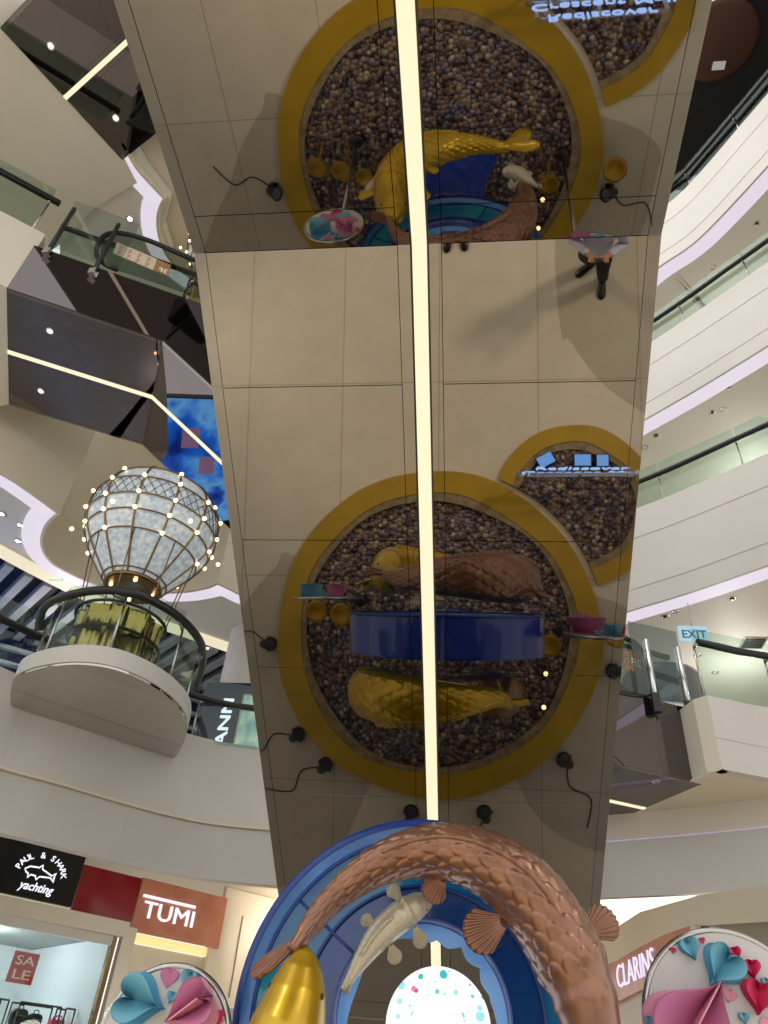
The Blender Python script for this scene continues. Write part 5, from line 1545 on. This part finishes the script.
mb = MB(); text_mb(mb, 'CLARINS', rp(s0, z0, 0.07), xd, UZ, 0.45, 0.02, -0.014, width=(rp(s1, z1)-rp(s0, z0)).length*1.06); mb.build('lettering', letv, t)
struct(curved_panel([(560, 960), (600, 938), (640, 912), (700, 895), (800, 880), (800, 920), (692, 926), (665, 934), (640, 947), (616, 961), (560, 990)], 0.0, 0.05, cream, 'trim_110'))
struct(curved_panel([(690, 926), (695, 924), (695, 1030), (690, 1030)], 0.06, 0.08, cream, 'trim_111'))
struct(curved_panel([(695, 925), (768, 905), (820, 890), (820, 960), (768, 962), (695, 985)], -0.05, 0.05, mat('olive_panel', (150, 143, 124), 0.5), 'wall_right'))
struct(curved_panel([(695, 985), (768, 962), (860, 950), (860, 1100), (695, 1100)], -0.02, 0.05, warmw, 'wall_right'))
struct(curved_panel([(560, 985), (616, 1003), (640, 990), (693, 975), (693, 1150), (560, 1150)], -0.02, 0.05, mat('shop_front_pale', (196, 182, 168), 0.4), 'wall_right'))
s_, z_ = rpix(710, 933, 0.0)
o = MB().tube([rp(s_-0.12, z_-0.02, 0.02), rp(s_+0.12, z_+0.03, 0.02)], 0.018, 6).build('strip_lamp', letw); tag(o, 'small white strip lamp on the olive panel above the heart board', 'lamp')
o = MB().prism([at_z(x, y, 4.60) for x, y in ((596, 896), (712, 889), (690, 898), (650, 912), (618, 934), (596, 950))], (0, 0, 0.015)).build('lit_ceiling_patch', lit_ceil); tag(o, 'overexposed strongly lit patch of ceiling right of the overhead escalator', 'light')  # same painted brightness on the right-hand shop ceiling

# ================================================================== LIGHTS
def spot(loc, target, power, size=1.2, r=0.15, col=(1, 0.9, 0.76)):
    l = bpy.data.lights.new('lamp', 'SPOT'); l.energy = power; l.spot_size = size; l.spot_blend = 0.6; l.shadow_soft_size = r; l.color = col
    o = bpy.data.objects.new('lamp', l); COL.objects.link(o); o.location = loc
    o.rotation_euler = (V(target)-V(loc)).to_track_quat('-Z', 'Y').to_euler()
    return o
def point(loc, power, r=0.1, col=(1, 0.9, 0.78)):
    l = bpy.data.lights.new('lamp', 'POINT'); l.energy = power; l.shadow_soft_size = r; l.color = col
    o = bpy.data.objects.new('lamp', l); COL.objects.link(o); o.location = loc
    return o
#LIGHTS
spot((9.0, -3.0, 12.5), (0.1, 0.8, 0), 5200, 0.40, 1.0, (1, 0.87, 0.68))
spot((-8.5, -4.0, 12.5), (-0.5, 0.8, 0), 4200, 0.40, 1.0, (1, 0.87, 0.68))
for s_, p_ in ((0.3, 90),): point(sp(s_, 3.2, -1.6), p_, 0.15, (0.92, 0.97, 1.0))
point(sp(5.5, 4.0, 0.6), 60)
point((4.5, 15.5, 3.9), 90)
point((5.0, 12.4, 2.2), 60, 0.3)  # added fill that brightens the right soffits from below
point((-4.5, 12.0, 2.0), 30, 0.3)  # its added counterpart under the left soffits
point((-9.0, 13.5, 8.3), 80)
point((5.5, 14.5, 8.3), 60, 0.15, (1, 0.97, 0.92))
point((6.8, 14.0, 13.0), 60, 0.15, (1, 0.97, 0.92))
point((7.5, 13.0, 17.6), 40, 0.15, (1, 0.97, 0.92))

sk = bpy.data.lights.new('top_fill', 'AREA'); sk.shape = 'RECTANGLE'; sk.size = 9; sk.size_y = 12; sk.energy = 800; sk.color = (1, 0.96, 0.9)  # unseen area lamp, added so the floor under the escalator falls into shade
sko = bpy.data.objects.new('top_fill', sk); COL.objects.link(sko); sko.location = (-2.5, 4.5, 27)
